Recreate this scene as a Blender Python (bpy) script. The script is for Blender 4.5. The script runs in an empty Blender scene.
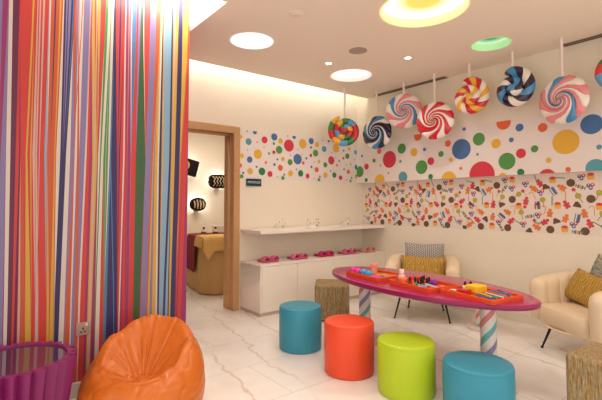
import bpy, bmesh, math, random
from mathutils import Vector, Matrix
from math import sin, cos, pi, radians, sqrt, floor, exp
random.seed(7)
scene = bpy.context.scene
COL = scene.collection
rnd = random.Random(11)

# ------------------------------------------------------------------ materials
def lin(h):
    h = h.lstrip('#')
    o = []
    for i in (0, 2, 4):
        c = int(h[i:i+2], 16) / 255
        o.append(c / 12.92 if c <= .04045 else ((c + .055) / 1.055) ** 2.4)
    return (*o, 1)

MATS = {}
def mat(name, col, rough=.5, metal=0, bump=0, bscale=60, emis=None, estr=0, var=0, vscale=8, trans=0, ior=1.45, coat=0, spec=.5, sheen=0):
    """procedural material: noise driven colour variation and bump on a principled surface"""
    if name in MATS: return MATS[name]
    m = bpy.data.materials.new(name); m.use_nodes = True
    nt = m.node_tree; b = nt.nodes['Principled BSDF']
    c = lin(col)
    b.inputs['Base Color'].default_value = c
    b.inputs['Roughness'].default_value = rough
    b.inputs['Metallic'].default_value = metal
    b.inputs['IOR'].default_value = ior
    b.inputs['Specular IOR Level'].default_value = spec
    b.inputs['Transmission Weight'].default_value = trans
    b.inputs['Coat Weight'].default_value = coat
    b.inputs['Sheen Weight'].default_value = sheen
    tc = nt.nodes.new('ShaderNodeTexCoord')
    if var:
        n = nt.nodes.new('ShaderNodeTexNoise'); n.inputs['Scale'].default_value = vscale; n.inputs['Detail'].default_value = 3
        nt.links.new(tc.outputs['Object'], n.inputs['Vector'])
        r = nt.nodes.new('ShaderNodeValToRGB')
        r.color_ramp.elements[0].position = .3; r.color_ramp.elements[1].position = .7
        r.color_ramp.elements[0].color = (*[x * (1 - var) for x in c[:3]], 1)
        r.color_ramp.elements[1].color = (*[min(1, x * (1 + var * .6)) for x in c[:3]], 1)
        nt.links.new(n.outputs['Fac'], r.inputs['Fac']); nt.links.new(r.outputs['Color'], b.inputs['Base Color'])
    if bump:
        n = nt.nodes.new('ShaderNodeTexNoise'); n.inputs['Scale'].default_value = bscale; n.inputs['Detail'].default_value = 4
        nt.links.new(tc.outputs['Object'], n.inputs['Vector'])
        bp = nt.nodes.new('ShaderNodeBump'); bp.inputs['Strength'].default_value = bump; bp.inputs['Distance'].default_value = .01
        nt.links.new(n.outputs['Fac'], bp.inputs['Height']); nt.links.new(bp.outputs['Normal'], b.inputs['Normal'])
    if emis:
        b.inputs['Emission Color'].default_value = lin(emis); b.inputs['Emission Strength'].default_value = estr
    MATS[name] = m
    return m

# ------------------------------------------------------------------ mesh builder
class MB:
    def __init__(s): s.v = []; s.f = []; s.m = []
    def add(s, vs, fs, mi=0, M=None):
        o = len(s.v)
        for p in vs:
            p = Vector(p)
            s.v.append(M @ p if M else p)
        for f in fs:
            s.f.append([o + i for i in f]); s.m.append(mi)
    def box(s, x0, x1, y0, y1, z0, z1, mi=0, M=None):
        vs = [(x, y, z) for z in (z0, z1) for y in (y0, y1) for x in (x0, x1)]
        s.add(vs, [(0, 2, 3, 1), (4, 5, 7, 6), (0, 1, 5, 4), (2, 6, 7, 3), (0, 4, 6, 2), (1, 3, 7, 5)], mi, M)
    def ngon(s, pts, mi=0, M=None): s.add(pts, [tuple(range(len(pts)))], mi, M)
    def grid(s, fn, nu, nv, cu=False, cv=False, mi=0, mfn=None, M=None):
        U = nu if cu else nu + 1; V = nv if cv else nv + 1
        o = len(s.v)
        for i in range(U):
            for j in range(V):
                p = Vector(fn(i / nu, j / nv)); s.v.append(M @ p if M else p)
        for i in range(nu):
            for j in range(nv):
                a = o + i * V + j; b = o + ((i + 1) % U) * V + j
                c = o + ((i + 1) % U) * V + (j + 1) % V; d = o + i * V + (j + 1) % V
                s.f.append([a, b, c, d]); s.m.append(mfn(i, j) if mfn else mi)
    def lathe(s, prof, seg=32, mi=0, M=None, cap=True, mfn=None):
        n = len(prof) - 1
        s.grid(lambda u, v: (prof[round(v * n)][0] * cos(2 * pi * u), prof[round(v * n)][0] * sin(2 * pi * u), prof[round(v * n)][1]), seg, n, cu=True, mi=mi, M=M, mfn=mfn)
        if cap:
            for (r, z) in (prof[0], prof[-1]):
                if r > 1e-5: s.ngon([(r * cos(2 * pi * k / seg), r * sin(2 * pi * k / seg), z) for k in range(seg)], mi, M)
    def tube(s, pts, rad, seg=8, mi=0, M=None):
        pts = [Vector(p) for p in pts]; n = len(pts) - 1
        rs = rad if isinstance(rad, (list, tuple)) else [rad] * (n + 1)
        ring = []
        for i, p in enumerate(pts):
            t = (pts[min(i + 1, n)] - pts[max(i - 1, 0)]).normalized()
            ref = Vector((0, 0, 1)) if abs(t.z) < .9 else Vector((1, 0, 0))
            a = t.cross(ref).normalized(); b = t.cross(a)
            ring.append([p + (a * cos(2 * pi * k / seg) + b * sin(2 * pi * k / seg)) * rs[i] for k in range(seg)])
        o = [q for r in ring for q in r]; fs = []
        for i in range(n):
            for k in range(seg):
                fs.append((i * seg + k, i * seg + (k + 1) % seg, (i + 1) * seg + (k + 1) % seg, (i + 1) * seg + k))
        fs.append(tuple(range(seg))); fs.append(tuple(n * seg + k for k in range(seg)))
        s.add(o, fs, mi, M)
    def build(s, name, mats, parent=None, smooth=True, bevel=0, bseg=3, sub=0, merge=True, angle=40):
        me = bpy.data.meshes.new(name)
        me.from_pydata([tuple(v) for v in s.v], [], s.f)
        if not isinstance(mats, (list, tuple)): mats = [mats]
        for m in mats: me.materials.append(m)
        me.polygons.foreach_set('material_index', s.m)
        bm = bmesh.new(); bm.from_mesh(me)
        if merge: bmesh.ops.remove_doubles(bm, verts=bm.verts, dist=1e-5)
        bmesh.ops.recalc_face_normals(bm, faces=bm.faces)
        if smooth:
            for f in bm.faces: f.smooth = True
            for e in bm.edges:
                if len(e.link_faces) == 2 and e.calc_face_angle(0) > radians(angle): e.smooth = False
        bm.to_mesh(me); bm.free()
        o = bpy.data.objects.new(name, me); COL.objects.link(o)
        if parent: o.parent = parent
        if bevel:
            md = o.modifiers.new('bevel', 'BEVEL'); md.width = bevel; md.segments = bseg; md.limit_method = 'ANGLE'; md.angle_limit = radians(35)
            for p in me.polygons: p.use_smooth = True
            md.harden_normals = False
        if sub:
            md = o.modifiers.new('sub', 'SUBSURF'); md.levels = sub; md.render_levels = sub
        return o

def tag(o, label, cat, group=None, kind=None):
    o['label'] = label; o['category'] = cat
    if group: o['group'] = group
    if kind: o['kind'] = kind
    return o
def thing(name, label, cat, loc=(0, 0, 0), rz=0, group=None):
    o = bpy.data.objects.new(name, None); COL.objects.link(o)
    o.empty_display_size = .1; o.location = loc; o.rotation_euler = (0, 0, rz)
    return tag(o, label, cat, group)
def struct(o):
    o['kind'] = 'structure'; return o
def place(o, loc, rz=0, rx=0, ry=0):
    o.location = loc; o.rotation_euler = (rx, ry, rz); return o
def dup(root, loc, rz, label, group=None):
    r = root.copy(); COL.objects.link(r); r.location = loc; r.rotation_euler = (0, 0, rz); r['label'] = label
    if group: r['group'] = group
    for ch in list(root.children):
        c = ch.copy(); COL.objects.link(c); c.parent = r
        for g in ch.children:
            d = g.copy(); COL.objects.link(d); d.parent = c
    return r
def circle(cx, cy, r, n=28): return [(cx + r * cos(2 * pi * k / n), cy + r * sin(2 * pi * k / n)) for k in range(n)]
def clip(poly, x0, x1, y0, y1):
    def cut(P, ins, it):
        out = []
        for i in range(len(P)):
            a, b = P[i - 1], P[i]
            if ins(b):
                if not ins(a): out.append(it(a, b))
                out.append(b)
            elif ins(a): out.append(it(a, b))
        return out
    def ix(x): return lambda a, b: (x, a[1] + (b[1] - a[1]) * (x - a[0]) / (b[0] - a[0]))
    def iy(y): return lambda a, b: (a[0] + (b[0] - a[0]) * (y - a[1]) / (b[1] - a[1]), y)
    for ins, it in ((lambda p: p[0] >= x0, ix(x0)), (lambda p: p[0] <= x1, ix(x1)), (lambda p: p[1] >= y0, iy(y0)), (lambda p: p[1] <= y1, iy(y1))):
        if poly: poly = cut(poly, ins, it)
    return poly

# ------------------------------------------------------------------ measured wall patterns (metres on the wall)
STRIPES= [('L', 0.15, 0.156, 0.168), ('M', 0.15, 0.158, 0.173), ('W', 0.17, 0.181, 0.192), ('P', 0.206, 0.209, 0.216), ('R', 0.37, 0.367, 0.401), ('S', 0.374, 0.382, 0.401), ('W', 0.382, 0.382, 0.401), ('O', 0.451, 0.436, 0.448), ('W', 0.46, 0.46, 0.45), ('N', 0.52, 0.495, 0.481), ('W', 0.52, 0.504, 0.482), ('W', 0.52, 0.52, 0.51), ('L', 0.52, 0.548, 0.522), ('O', 0.54, 0.548, 0.545), ('L', 0.551, 0.548, 0.545), ('W', 0.553, 0.562, 0.553), ('L', 0.553, 0.562, 0.571), ('O', 0.557, 0.576, 0.59), ('W', 0.582, 0.576, 0.59), ('L', 0.629, 0.612, 0.593), ('W', 0.629, 0.622, 0.605), ('R', 0.638, 0.642, 0.635), ('M', 0.638, 0.66, 0.652), ('Y', 0.66, 0.692, 0.679), ('R', 0.678, 0.692, 0.679), ('Y', 0.693, 0.692, 0.679), ('M', 0.699, 0.697, 0.699), ('R', 0.722, 0.697, 0.699), ('W', 0.722, 0.708, 0.699), ('G', 0.74, 0.717, 0.706), ('W', 0.757, 0.732, 0.73), ('R', 0.757, 0.732, 0.752), ('G', 0.764, 0.764, 0.758), ('W', 0.782, 0.774, 0.758), ('B', 0.782, 0.784, 0.776), ('N', 0.802, 0.826, 0.845), ('R', 0.855, 0.837, 0.845), ('N', 0.855, 0.846, 0.845), ('R', 0.863, 0.868, 0.859), ('W', 0.872, 0.878, 0.867), ('M', 0.872, 0.878, 0.879), ('R', 0.872, 0.887, 0.9), ('M', 0.906, 0.923, 0.924), ('W', 0.915, 0.924, 0.924), ('B', 0.944, 0.924, 0.925), ('R', 0.959, 0.958, 0.959), ('L', 0.974, 0.958, 0.959), ('D', 1.001, 1.031, 1.009), ('W', 1.007, 1.031, 1.009), ('R', 1.046, 1.031, 1.015), ('L', 1.091, 1.073, 1.058), ('O', 1.121, 1.086, 1.067), ('Y', 1.121, 1.092, 1.081), ('L', 1.121, 1.101, 1.099), ('Y', 1.13, 1.123, 1.125), ('W', 1.143, 1.134, 1.137), ('N', 1.153, 1.153, 1.151), ('Y', 1.161, 1.167, 1.151), ('S', 1.218, 1.214, 1.186), ('N', 1.232, 1.23, 1.203), ('S', 1.232, 1.23, 1.221), ('N', 1.232, 1.23, 1.229), ('Y', 1.272, 1.26, 1.243), ('N', 1.309, 1.3, 1.284), ('Y', 1.356, 1.31, 1.284), ('R', 1.375, 1.361, 1.333), ('M', 1.375, 1.371, 1.373)]
THIN= [('M', 0.115, 0.143, 0.119, 0.13, 0.121, 0.126), ('P', 0.211, 0.211, 0.228, 0.234, 0.229, 0.243), ('W', 0.213, 0.213, 0.235, 0.235, 0.246, 0.258), ('O', 0.219, 0.219, 0.245, 0.245, 0.258, 0.284), ('Y', 0.275, 0.285, 0.263, 0.272, 0.285, 0.314), ('W', 0.303, 0.31, 0.3, 0.316, 0.337, 0.337), ('W', 0.316, 0.325, 0.318, 0.326, 0.34, 0.357), ('W', 0.335, 0.346, 0.336, 0.341, 0.349, 0.349), ('Y', 0.29, 0.29, 0.287, 0.295, 0.318, 0.319), ('Y', 0.376, 0.376, 0.384, 0.384, 0.405, 0.417), ('N', 0.403, 0.411, 0.401, 0.401, 0.422, 0.422), ('Y', 0.432, 0.441, 0.425, 0.43, 0.426, 0.444), ('L', 0.472, 0.48, 0.472, 0.472, 0.463, 0.463), ('L', 0.486, 0.499, 0.478, 0.478, 0.469, 0.469), ('B', 0.51, 0.516, 0.484, 0.484, 0.475, 0.475), ('O', 0.566, 0.571, 0.534, 0.537, 0.516, 0.519), ('W', 0.621, 0.627, 0.61, 0.611, 0.596, 0.596), ('W', 0.645, 0.648, 0.671, 0.679, 0.66, 0.672), ('W', 0.666, 0.674, 0.678, 0.679, 0.671, 0.671), ('B', 0.79, 0.79, 0.776, 0.784, 0.817, 0.823), ('N', 0.824, 0.835, 0.83, 0.832, 0.847, 0.847), ('W', 0.89, 0.895, 0.896, 0.897, 0.907, 0.907), ('R', 0.886, 0.886, 0.891, 0.895, 0.893, 0.895), ('L', 1.065, 1.074, 1.05, 1.051, 1.037, 1.037), ('W', 1.24, 1.249, 1.238, 1.239, 1.233, 1.233), ('O', 1.349, 1.354, 1.303, 1.308, 1.277, 1.278), ('N', 1.358, 1.358, 1.333, 1.333, 1.296, 1.301), ('W', 0.76, 0.761, 0.747, 0.751, 0.756, 0.756)]
DOTS_BACK= [('Y', 2.749, 2.24, 0.014), ('B', 2.862, 2.241, 0.031), ('T', 2.769, 2.108, 0.044), ('O', 2.899, 2.111, 0.011), ('R', 3.013, 2.153, 0.046), ('B', 3.167, 2.208, 0.049), ('Y', 3.39, 2.245, 0.015), ('B', 3.501, 2.241, 0.03), ('Y', 3.27, 2.162, 0.038), ('G', 3.161, 2.117, 0.02), ('R', 3.412, 2.112, 0.083), ('G', 3.246, 2.04, 0.053), ('R', 3.161, 2.001, 0.026), ('Y', 3.003, 2.055, 0.014), ('T', 2.754, 1.998, 0.008), ('G', 3.082, 1.978, 0.017), ('Y', 2.91, 1.957, 0.062), ('Y', 2.649, 2.158, 0.028), ('Y', 2.672, 1.918, 0.03), ('B', 2.787, 1.878, 0.041), ('O', 2.648, 1.796, 0.028), ('O', 3.034, 1.854, 0.02), ('B', 3.218, 1.909, 0.015), ('Y', 3.31, 1.921, 0.03), ('G', 3.431, 1.884, 0.042), ('B', 3.562, 1.934, 0.073), ('T', 3.438, 1.98, 0.009), ('O', 3.562, 2.07, 0.009), ('Y', 3.639, 2.003, 0.012), ('Y', 3.654, 2.157, 0.067), ('G', 3.717, 1.956, 0.018), ('O', 3.662, 1.885, 0.024), ('B', 3.808, 2.211, 0.046), ('T', 4.054, 2.116, 0.045), ('G', 3.804, 2.118, 0.019), ('Y', 3.918, 2.168, 0.038), ('G', 3.889, 2.043, 0.05), ('R', 3.8, 2.002, 0.025), ('Y', 4.034, 2.245, 0.016), ('B', 4.144, 2.242, 0.022), ('Y', 4.292, 2.148, 0.066), ('B', 3.172, 1.836, 0.02), ('O', 3.268, 1.798, 0.041), ('Y', 2.794, 1.729, 0.042), ('B', 2.891, 1.79, 0.015), ('B', 2.693, 1.702, 0.016), ('G', 2.671, 1.657, 0.027), ('E', 2.974, 1.734, 0.051), ('R', 3.1, 1.706, 0.04), ('Y', 3.218, 1.673, 0.012), ('B', 3.332, 1.707, 0.015), ('G', 3.311, 1.662, 0.027), ('Y', 3.439, 1.729, 0.042), ('B', 3.539, 1.788, 0.012), ('E', 3.616, 1.737, 0.046), ('R', 3.74, 1.705, 0.036), ('Y', 3.86, 1.676, 0.013), ('B', 3.812, 1.838, 0.018), ('O', 3.909, 1.803, 0.038), ('Y', 3.954, 1.922, 0.026), ('B', 3.868, 1.91, 0.009), ('G', 4.075, 1.884, 0.038), ('R', 4.195, 1.956, 0.062), ('Y', 4.282, 2.0, 0.01), ('G', 4.357, 1.956, 0.017), ('B', 3.97, 1.705, 0.016), ('G', 3.953, 1.66, 0.025), ('Y', 4.078, 1.732, 0.042), ('B', 4.181, 1.797, 0.013), ('E', 4.254, 1.739, 0.042), ('R', 4.382, 1.705, 0.036), ('Y', 4.5, 1.673, 0.014), ('O', 4.308, 1.888, 0.02), ('O', 4.2, 2.072, 0.009), ('B', 4.455, 1.836, 0.016), ('B', 4.506, 1.909, 0.01), ('Y', 4.594, 1.924, 0.024), ('O', 4.547, 1.801, 0.034), ('R', 4.443, 2.004, 0.02), ('G', 4.526, 2.043, 0.043), ('G', 4.448, 2.121, 0.017), ('B', 4.68, 2.003, 0.01), ('T', 4.704, 2.116, 0.034), ('Y', 4.563, 2.16, 0.031), ('B', 4.616, 1.71, 0.017), ('G', 4.592, 1.662, 0.023), ('B', 4.721, 1.883, 0.037), ('Y', 4.725, 1.734, 0.037)]
DOTS_RIGHT= [('G', 4.584, 1.809, 0.084), ('R', 4.438, 1.878, 0.046), ('R', 3.99, 1.952, 0.122), ('G', 3.766, 2.086, 0.072), ('Y', 3.558, 2.015, 0.057), ('G', 3.44, 1.802, 0.093), ('R', 3.293, 1.871, 0.051), ('B', 3.388, 2.035, 0.024), ('G', 3.139, 1.952, 0.039), ('Y', 3.002, 1.867, 0.026), ('O', 3.036, 2.076, 0.042), ('B', 2.855, 1.985, 0.126), ('T', 3.751, 1.684, 0.076), ('E', 3.301, 1.666, 0.036), ('Y', 3.032, 1.611, 0.11), ('Y', 4.176, 1.651, 0.097), ('O', 2.864, 1.748, 0.019), ('O', 4.182, 2.089, 0.041), ('T', 4.531, 2.048, 0.023), ('G', 4.284, 1.958, 0.031), ('Y', 4.156, 1.872, 0.022), ('T', 3.79, 1.906, 0.021), ('O', 4.009, 1.753, 0.017), ('E', 4.446, 1.672, 0.032), ('O', 3.491, 2.226, 0.062), ('B', 2.81, 2.229, 0.022), ('G', 2.623, 2.082, 0.076), ('Y', 2.416, 2.006, 0.055), ('T', 2.644, 1.901, 0.018), ('R', 2.595, 1.656, 0.157), ('O', 2.323, 2.237, 0.083), ('B', 2.148, 2.153, 0.043), ('B', 2.24, 2.027, 0.027), ('O', 1.91, 2.119, 0.048), ('Y', 1.695, 1.941, 0.125), ('B', 1.464, 2.088, 0.097), ('T', 1.408, 1.859, 0.024), ('T', 1.441, 1.658, 0.087), ('G', 2.296, 1.792, 0.095), ('R', 2.139, 1.866, 0.053), ('G', 1.997, 1.901, 0.038), ('Y', 1.86, 1.767, 0.028), ('O', 1.68, 1.659, 0.025), ('R', 1.879, 1.592, 0.085), ('E', 2.147, 1.658, 0.039), ('Y', 2.347, 1.615, 0.048), ('G', 1.28, 2.02, 0.08), ('Y', 1.18, 1.78, 0.11), ('R', 1.02, 2.05, 0.13), ('B', 0.9, 1.75, 0.07), ('O', 0.75, 2.15, 0.05), ('G', 0.65, 1.9, 0.1)]
CANDIES= [('u', 2.648, 1.567), ('u', 2.296, 1.588), ('u', 2.604, 1.297), ('u', 2.229, 1.289), ('u', 2.544, 1.054), ('u', 2.03, 1.29), ('k', 2.475, 1.528), ('k', 2.3, 1.362), ('k', 2.682, 1.04), ('k', 2.359, 1.038), ('t', 2.717, 1.493), ('t', 2.424, 1.302), ('t', 2.622, 1.13), ('t', 2.119, 1.014), ('r', 2.777, 1.538), ('r', 2.522, 1.308), ('r', 2.148, 1.347), ('r', 2.729, 1.122), ('r', 2.317, 1.119), ('o', 2.563, 1.485), ('o', 2.067, 1.481), ('o', 2.682, 1.217), ('o', 2.361, 1.218), ('o', 2.531, 1.163), ('o', 2.045, 1.062), ('m', 2.768, 1.436), ('m', 2.377, 1.585), ('m', 2.299, 1.488), ('m', 2.149, 1.532), ('m', 2.459, 1.098), ('m', 2.183, 1.085), ('m', 2.024, 1.189), ('l', 2.751, 1.357), ('l', 2.412, 1.393), ('l', 2.226, 1.421), ('l', 2.204, 1.217), ('s', 2.451, 1.457), ('s', 2.18, 1.455), ('s', 2.163, 1.279), ('s', 2.065, 1.131), ('x', 2.644, 1.445), ('x', 2.427, 1.166), ('x', 2.805, 1.297), ('w', 2.389, 1.484), ('w', 2.115, 1.174), ('w', 2.43, 1.024), ('g', 2.576, 1.585), ('g', 2.657, 1.344), ('g', 2.041, 1.586), ('g', 2.245, 1.108), ('g', 2.793, 1.103), ('c', 2.547, 1.401), ('c', 2.082, 1.395), ('c', 2.749, 1.243), ('c', 2.295, 1.243)]
# ------------------------------------------------------------------ camera
cam = bpy.data.cameras.new('camera'); co = bpy.data.objects.new('camera', cam); COL.objects.link(co)
co.location = (0, 0, 1.32); co.rotation_euler = (pi / 2 + .04705, 0, -.66255)
cam.sensor_width = 36; cam.lens = 25.145; cam.shift_y = -.0277; cam.clip_start = .05
scene.camera = co
scene.view_settings.view_transform = 'Standard'
scene.view_settings.look = 'None'
scene.view_settings.exposure = 0.32

XB, XC, YB, YS, ZC, ZU = 4.737, 4.85, 4.646, 3.25, 2.919, 3.16

# ------------------------------------------------------------------ the setting
wallm = mat('wall paint', '#efe4d0', .75, bump=.03, bscale=150, var=.02, vscale=2)
ceilm = mat('ceiling paint', '#f3e5d4', .85, bump=.02, bscale=120)
covem = mat('cove paint', '#f6f2e6', .8)
basem = mat('baseboard paint', '#e9dcca', .45)

def floor_mat():
    m = bpy.data.materials.new('marble floor'); m.use_nodes = True; nt = m.node_tree; b = nt.nodes['Principled BSDF']; L = nt.links.new
    b.inputs['Roughness'].default_value = .16; b.inputs['Specular IOR Level'].default_value = .5
    tc = nt.nodes.new('ShaderNodeTexCoord')
    mp = nt.nodes.new('ShaderNodeMapping'); mp.inputs['Rotation'].default_value = (0, 0, 0.15); L(tc.outputs['Object'], mp.inputs['Vector'])
    # long thin golden veins: warped wave
    ns = nt.nodes.new('ShaderNodeTexNoise'); ns.inputs['Scale'].default_value = 1.3; ns.inputs['Detail'].default_value = 6; ns.inputs['Roughness'].default_value = .6
    L(mp.outputs['Vector'], ns.inputs['Vector'])
    wv = nt.nodes.new('ShaderNodeTexWave'); wv.inputs['Scale'].default_value = .8; wv.inputs['Distortion'].default_value = 5; wv.inputs['Detail'].default_value = 4; wv.inputs['Detail Scale'].default_value = 1.2; wv.inputs['Detail Roughness'].default_value = .6
    L(mp.outputs['Vector'], wv.inputs['Vector'])
    rv = nt.nodes.new('ShaderNodeValToRGB'); e = rv.color_ramp.elements
    e[0].position = .0; e[0].color = (1, 1, 1, 1); e[1].position = .024; e[1].color = (0, 0, 0, 1)
    L(wv.outputs['Fac'], rv.inputs['Fac'])
    rb = nt.nodes.new('ShaderNodeValToRGB'); e = rb.color_ramp.elements
    e[0].position = .4; e[0].color = (0, 0, 0, 1); e[1].position = .65; e[1].color = (1, 1, 1, 1)
    L(ns.outputs['Fac'], rb.inputs['Fac'])
    ml = nt.nodes.new('ShaderNodeMath'); ml.operation = 'MULTIPLY'; L(rv.outputs['Color'], ml.inputs[0]); L(rb.outputs['Color'], ml.inputs[1])
    m2 = nt.nodes.new('ShaderNodeMath'); m2.operation = 'MULTIPLY'; m2.inputs[1].default_value = .6; L(ml.outputs[0], m2.inputs[0])
    base = nt.nodes.new('ShaderNodeValToRGB'); e = base.color_ramp.elements
    e[0].position = .3; e[0].color = lin('#e6dfd7'); e[1].position = .6; e[1].color = lin('#f7f3ee'); L(ns.outputs['Fac'], base.inputs['Fac'])
    mx = nt.nodes.new('ShaderNodeMix'); mx.data_type = 'RGBA'; L(m2.outputs[0], mx.inputs['Factor']); L(base.outputs['Color'], mx.inputs['A']); mx.inputs['B'].default_value = lin('#b98d5c')
    # tile joints
    br = nt.nodes.new('ShaderNodeTexBrick'); br.inputs['Scale'].default_value = 1; br.inputs['Brick Width'].default_value = 1.2; br.inputs['Row Height'].default_value = .6
    br.inputs['Mortar Size'].default_value = .003; br.inputs['Mortar Smooth'].default_value = .3; br.offset = .5
    br.inputs['Color1'].default_value = (1, 1, 1, 1); br.inputs['Color2'].default_value = (.97, .97, .97, 1); br.inputs['Mortar'].default_value = (.62, .55, .48, 1)
    L(tc.outputs['Object'], br.inputs['Vector'])
    mm = nt.nodes.new('ShaderNodeMix'); mm.data_type = 'RGBA'; mm.blend_type = 'MULTIPLY'; mm.inputs['Factor'].default_value = .75
    L(mx.outputs['Result'], mm.inputs['A']); L(br.outputs['Color'], mm.inputs['B']); L(mm.outputs['Result'], b.inputs['Base Color'])
    return m
b = MB(); b.box(-2, 6.2, -2, 7.6, -.08, 0); struct(b.build('floor', floor_mat(), smooth=False))

# ceiling with round recesses and open light coves
HOLES = dict(white=(2.129, 3.516, .205), pink=(3.697, 3.718, .252), yellow=(2.885, 2.058, .345), green=(4.066, 2.104, .182))
def ceiling():
    bm = bmesh.new()
    outer = [(-2, -2), (XB, -2), (XB, 4.396), (1.55, 4.396), (1.55, 2.95), (-2, 2.95)]
    def loop(pts):
        vs = [bm.verts.new((x, y, ZC)) for x, y in pts]
        return [bm.edges.new((vs[i - 1], vs[i])) for i in range(len(vs))]
    ed = loop(outer)
    for (x, y, r) in HOLES.values(): ed += loop(circle(x, y, r, 64))
    bmesh.ops.triangle_fill(bm, use_beauty=True, edges=ed, normal=(0, 0, -1))
    for f in bm.faces:
        f.normal_update()
        if f.normal.z > 0: f.normal_flip()
    # fascia up-stand along the cove edges and the upper deck
    def quad(a, bb, z0, z1, mi):
        f = bm.faces.new([bm.verts.new((*a, z0)), bm.verts.new((*bb, z0)), bm.verts.new((*bb, z1)), bm.verts.new((*a, z1))]); f.material_index = mi
    for a, c in (((XB, 4.396), (1.55, 4.396)), ((1.55, 4.396), (1.55, 2.95)), ((1.55, 2.95), (-2, 2.95))): quad(a, c, ZC, ZC + .045, 0)
    f = bm.faces.new([bm.verts.new(p) for p in ((-2, -2, ZU), (5.1, -2, ZU), (5.1, YB + .3, ZU), (-2, YB + .3, ZU))]); f.material_index = 1
    me = bpy.data.meshes.new('ceiling'); bm.to_mesh(me); bm.free()
    me.materials.append(ceilm); me.materials.append(covem)
    o = bpy.data.objects.new('ceiling', me); COL.objects.link(o); struct(o)
ceiling()

# back wall with a doorway
DX0, DX1, DZ = 1.62, 2.552, 2.19
b = MB()
b.box(1.30, DX0 - .02, YB, YB + .21, 0, ZU); b.box(DX0 - .02, DX1 + .02, YB, YB + .21, DZ + .02, ZU); b.box(DX1 + .02, 5.15, YB, YB + .21, 0, ZU)
wall_back = struct(b.build('wall_back', wallm, smooth=False))
# right wall: upper bulkhead stands proud of the lower wall
b = MB(); b.box(XB, 5.15, -2, YB, 1.632, ZU)
wall_bulkhead = struct(b.build('wall_right', wallm, smooth=False))
b = MB(); b.box(XC, 5.15, -2, YB, 0, 1.632)
wall_right = struct(b.build('wall_right', wallm, smooth=False))
# left partition carrying the stripes
b = MB(); b.box(-2, 1.368, YS + .003, YB + .21, 0, ZU)
wall_left = struct(b.build('wall_left', wallm, smooth=False))

PAL = dict(L='#8f7fae', M='#a33a6e', W='#e6d7cb', P='#6f2f50', R='#d8443f', S='#8fb0c9', O='#d65f3a', N='#3c3266', Y='#dcae48', G='#4a9a55', B='#5a7fb0', D='#43643f', T='#5aa5b5', E='#2f8a4a')
def dim(h, k=.86): return '#%02x%02x%02x' % tuple(int(int(h[i:i+2], 16) * k) for i in (1, 3, 5))
STR = {k: dim(v) for k, v in PAL.items()}; STR['w'] = dim('#dcb0a6')
skeys = list(STR)
smats = [mat('stripe ' + k, STR[k], .45, spec=.4) for k in skeys]
def stripe_wall():
    b = MB()
    zr = (2.475, 1.645, .695)
    def ex(v):                                       # straight taper continued to wall top and foot
        A, Bm, Cc = v
        top = A + (A - Bm) / (zr[0] - zr[1]) * (ZU - zr[0]) * .6
        bot = Cc + (Cc - Bm) / (zr[1] - zr[2]) * (zr[2] - .1) * .6
        return [top, A, Bm, Cc, bot]
    ZZ = (ZU, zr[0], zr[1], zr[2], .1)
    # stripes beyond the frame edge on the left
    x = -2.0; lst = []
    xl = ex((.02, .02, .02))
    while x < 0:
        w = rnd.uniform(.012, .09); x2 = min(x + w, .055)
        lst.append((rnd.choice('LMWPRSONYGBD'), [x] * 5, [x2] * 5)); x = x2
    last = [x] * 5
    for c, a, m, z in STRIPES:
        e = ex((a, m, z)); e = [min(max(p, q), 1.37) for p, q in zip(e, last)]
        lst.append((c, last, e)); last = e
    lst[-1] = (lst[-1][0], lst[-1][1], [1.37] * 5)
    for c, l, r in lst:
        for k in range(4):
            if r[k] - l[k] > 1e-4 or r[k + 1] - l[k + 1] > 1e-4:
                b.ngon([(l[k], YS, ZZ[k]), (r[k], YS, ZZ[k]), (r[k + 1], YS, ZZ[k + 1]), (l[k + 1], YS, ZZ[k + 1])], skeys.index(c))
    for c, a0, a1, m0, m1, z0, z1 in THIN:
        if c == 'W': c = 'w'
        l, r = ex((a0, m0, z0)), ex((a1, m1, z1))
        for k in range(4):
            w0, w1 = max(0, r[k] - l[k]), max(0, r[k + 1] - l[k + 1])
            if w0 > 3e-4 or w1 > 3e-4:
                b.ngon([(l[k], YS - .0006, ZZ[k]), (l[k] + w0, YS - .0006, ZZ[k]), (l[k + 1] + w1, YS - .0006, ZZ[k + 1]), (l[k + 1], YS - .0006, ZZ[k + 1])], skeys.index(c))
    b.ngon([(1.37, YS, .1), (1.37, YS, ZU), (1.37, YB, ZU), (1.37, YB, .1)], skeys.index('M'))
    o = b.build('striped_wallpaper', smats, wall_left, smooth=False, merge=False)
    o['label'] = 'multicoloured vertical striped wallpaper'
stripe_wall()
b = MB(); b.box(-2, 1.38, YS - .014, YS + .003, 0, .1); b.box(1.368, 1.382, YS - .014, YB, 0, .1)
struct(b.build('baseboard_left', mat('grey baseboard', '#cfc8c2', .4), bevel=.003))
b = MB(); b.box(XC - .014, XC, -2, 4.17, 0, .1); struct(b.build('baseboard_right', basem, bevel=.003))
b = MB(); b.box(2.64, 2.66, YB - .014, YB, 0, .1); struct(b.build('baseboard_back', basem))

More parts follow.
